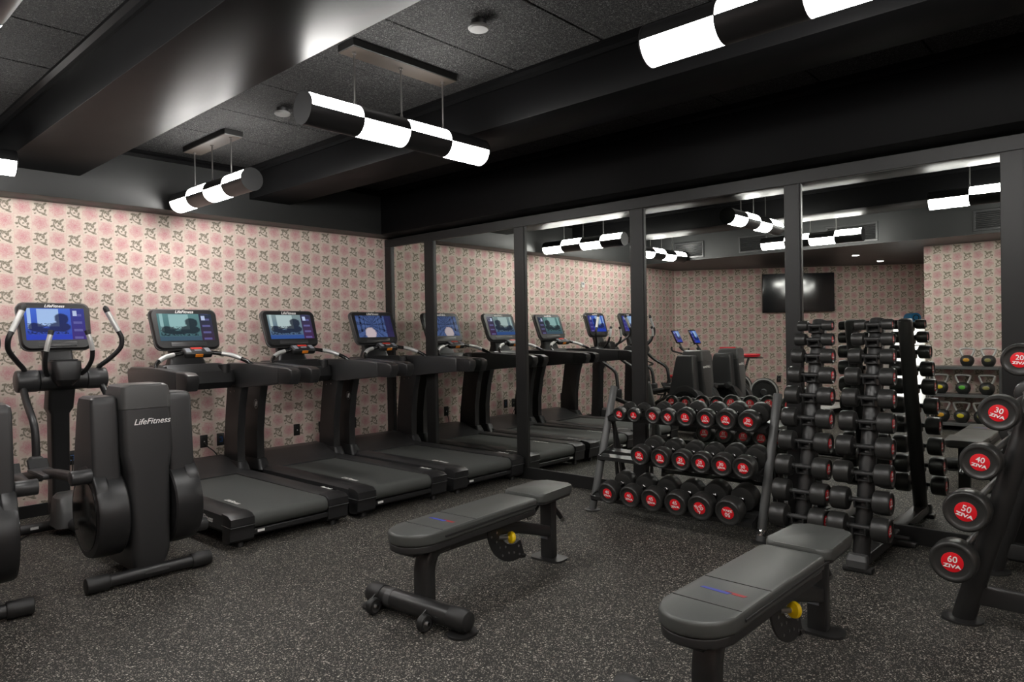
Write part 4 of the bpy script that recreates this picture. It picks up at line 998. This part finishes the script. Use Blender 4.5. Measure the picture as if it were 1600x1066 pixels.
def make_bike(label, loc, heading, seat_z, tab):
    r = thing('exercise_bike', label, 'exercise bike', loc, heading, 'exercise bikes by the slanted wall')
    for x, w_ in ((0.52, 0.42), (-0.60, 0.42)):
        b = MB(); b.cyl((x, -w_ / 2, 0.035), (x, w_ / 2, 0.035), 0.033, n=14, bevel=0.006); b.build('foot_bar', 'blackmetal', r)
    b = MB(); b.tube([(0.52, 0, 0.05), (0.28, 0, 0.18), (0.0, 0, 0.32), (-0.30, 0, 0.46)], 0.034, 12, 5); b.build('main_tube', 'blackmetal', r)
    b = MB(); b.tube([(-0.60, 0, 0.05), (-0.30, 0, 0.16), (0.0, 0, 0.28)], 0.028, 12, 4); b.build('chain_stay', 'blackmetal', r)
    b = MB(); b.tube([(-0.06, 0, 0.32), (-0.20, 0, 0.70)], 0.027, 12, 0); b.build('seat_tube', 'blackmetal', r)
    b = MB(); b.tube([(-0.19, 0, 0.66), (-0.29, 0, seat_z - 0.05)], 0.019, 12, 0); b.build('seat_post', 'chrome', r)
    b = MB(); b.box((-0.34, 0, seat_z - 0.045), (0.34, 0.035, 0.022), 0.004, 1); b.build('seat_slider', 'steel', r)
    b = MB(); b.loft([(-0.34, 0, seat_z - 0.03, 0.11, 0.075, 0.06), (-0.33, 0, seat_z, 0.135, 0.085, 0.07), (-0.33, 0, seat_z + 0.018, 0.125, 0.075, 0.06)]); b.build('saddle', 'redseat', r)
    b = MB(); b.tube([(0.22, 0, 0.20), (0.30, 0, 0.60), (0.36, 0, 0.98)], 0.027, 12, 4); b.build('head_post', 'blackmetal', r)
    for s in (-1, 1):
        b = MB(); b.tube([(0.34, 0, 0.99), (0.36, s * 0.14, 1.0), (0.42, s * 0.22, 1.02), (0.56, s * 0.22, 1.06), (0.60, s * 0.17, 1.12)], 0.016, 10, 5); b.build('handlebar', 'rubber', r)
        b = MB(); b.cyl((0.0, s * 0.06, 0.31), (0.0 + s * 0.10, s * 0.075, 0.31 - s * 0.13), 0.012, n=10); b.build('crank', 'steel', r)
        b = MB(); b.box((0.0 + s * 0.10, s * 0.13, 0.31 - s * 0.13), (0.10, 0.09, 0.025), 0.006, 1); b.build('pedal', 'blackmetal', r)
    b = MB(); b.lathe([(0.02, -0.020), (0.155, -0.016), (0.160, -0.026), (0.205, -0.026), (0.212, -0.018), (0.212, 0.018), (0.205, 0.026), (0.160, 0.026), (0.155, 0.016), (0.02, 0.020)], (-0.52, 0, 0.46), (0, 1, 0), 40); fw = b.build('flywheel', 'blackmetal', r)
    for s in (-1, 1):
        b = MB(); b.rings([[Vector((-0.52 + q * math.cos(2 * PI * j / 36), s * dy, 0.46 + q * math.sin(2 * PI * j / 36))) for j in range(36)] for q, dy in ((0.206, 0.0262), (0.206, 0.0295), (0.184, 0.0295), (0.184, 0.0262))], caps=False, closed=True); b.build('rim', 'grip', fw)
    b = MB(); b.lathe([(0.04, -0.05), (0.05, -0.035), (0.05, 0.035), (0.04, 0.05)], (-0.52, 0, 0.46), (0, 1, 0), 16); b.build('hub', 'steel', fw)
    if tab:
        b = MB(); b.tube([(0.40, 0, 1.00), (0.48, 0, 1.10), (0.55, 0, 1.22)], 0.014, 10, 4); b.build('screen_arm', 'blackmetal', r)
        rot = Matrix.Translation((0.57, 0, 1.30)) @ Matrix.Rotation(math.radians(25), 4, 'Y')
        b = MB(); b.box((0, 0, 0), (0.022, 0.27, 0.25), 0.008, 2); tb = b.build('tablet', 'gloss', r, matrix=rot)
        me = bpy.data.meshes.new('screen'); me.from_pydata([rot @ Vector(p) for p in ((-0.0118, 0.122, -0.105), (-0.0118, -0.122, -0.105), (-0.0118, -0.122, 0.105), (-0.0118, 0.122, 0.105))], [], [(0, 1, 2, 3)])
        uv = me.uv_layers.new(name='UVMap')
        for i, q in enumerate(((0, 0), (1, 0), (1, 1), (0, 1))): uv.data[i].uv = q
        me.materials.append(M['screen_blue']); link('screen', me, tb)
    else:
        b = MB(); b.tube([(0.40, 0, 1.00), (0.44, 0, 1.10)], 0.010, 8, 0); b.build('screen_arm', 'blackmetal', r)
        b = MB(); b.box((0.45, 0, 1.15), (0.02, 0.09, 0.11), 0.005, 1); b.build('phone_holder', 'plastic_d', r)
    return r
hb = math.atan2(0.995, 0.10)
cs_, sn_ = math.cos(hb), math.sin(hb)
make_bike('exercise bike with red saddle, farther from the mirrors, nearer the slanted wall', (-5.98 - 0.57 * cs_, -0.454 - 0.57 * sn_, 0), hb, 1.10, True)
make_bike('exercise bike with red saddle and bright screen, second from the slanted wall', (-5.18 - 0.57 * cs_, -1.21 - 0.57 * sn_, 0), hb, 1.02, True)
bb = make_bike('low exercise bike with phone holder in the corner behind the elliptical trainers', (-5.12, -0.62, 0), PI / 2 + 0.15, 0.80, False)
bb.scale = (0.78, 0.9, 0.84)

# lit white cabinet and foam ring by the slanted wall
cc = Vector((-8.93, -3.28, 0)) + aw_nrm * 0.27
ca = math.atan2(aw_nrm.y, aw_nrm.x) + PI / 2
cab = thing('white_cabinet', 'tall white cabinet with glowing front by the slanted wall, seen in the mirror', 'cabinet', cc, ca)
b = MB()
for x, z, sx, sz in ((-0.30, 0.74, 0.03, 1.48), (0.30, 0.74, 0.03, 1.48), (0, 0.03, 0.57, 0.06), (0, 1.465, 0.57, 0.03)): b.box((x, 0, z), (sx, 0.40, sz), 0.003, 1)
b.build('case', 'towel', cab, smooth=0)
b = MB(); b.box((0, 0.19, 0.75), (0.57, 0.01, 1.40)); b.build('back_panel', 'litpanel', cab)
for z in (0.36, 0.72, 1.08):
    b = MB(); b.box((0, 0.01, z), (0.57, 0.34, 0.018), 0.002, 1); b.build('shelf', 'towel', cab)
fr_ = thing('foam_roller', 'blue ringed black foam roller lying on top of the white cabinet', 'foam roller', cc + Vector((0, 0, 1.48 + 0.085)) - aw_dir * -0.10, ca)
b = MB(); b.lathe([(0.055, -0.16), (0.083, -0.16), (0.085, -0.155), (0.085, 0.155), (0.083, 0.16), (0.055, 0.16)], (0, 0, 0), (0, 1, 0), 28); b.build('foam', 'blue', fr_)
b = MB(); b.rings([[Vector((q * math.cos(2 * PI * j / 28), y_, q * math.sin(2 * PI * j / 28))) for j in range(28)] for q, y_ in ((0.054, -0.165), (0.054, 0.165), (0.040, 0.165), (0.040, -0.165))], caps=False, closed=True); b.build('core', 'rubber', fr_)
sp = thing('step_platform', 'low white topped step platform on the alcove floor, seen in the mirror', 'platform', (-7.02, -2.72, 0), 0.12)
b = MB(); b.box((0, 0, 0.125), (0.92, 0.34, 0.035), 0.010, 2); b.build('top', 'towel', sp)
for s in (-1, 1):
    b = MB(); b.loft([(s * 0.36, 0, 0.0, 0.10, 0.17, 0.03), (s * 0.36, 0, 0.107, 0.08, 0.14, 0.03)]); b.build('riser', 'plastic_d', sp)
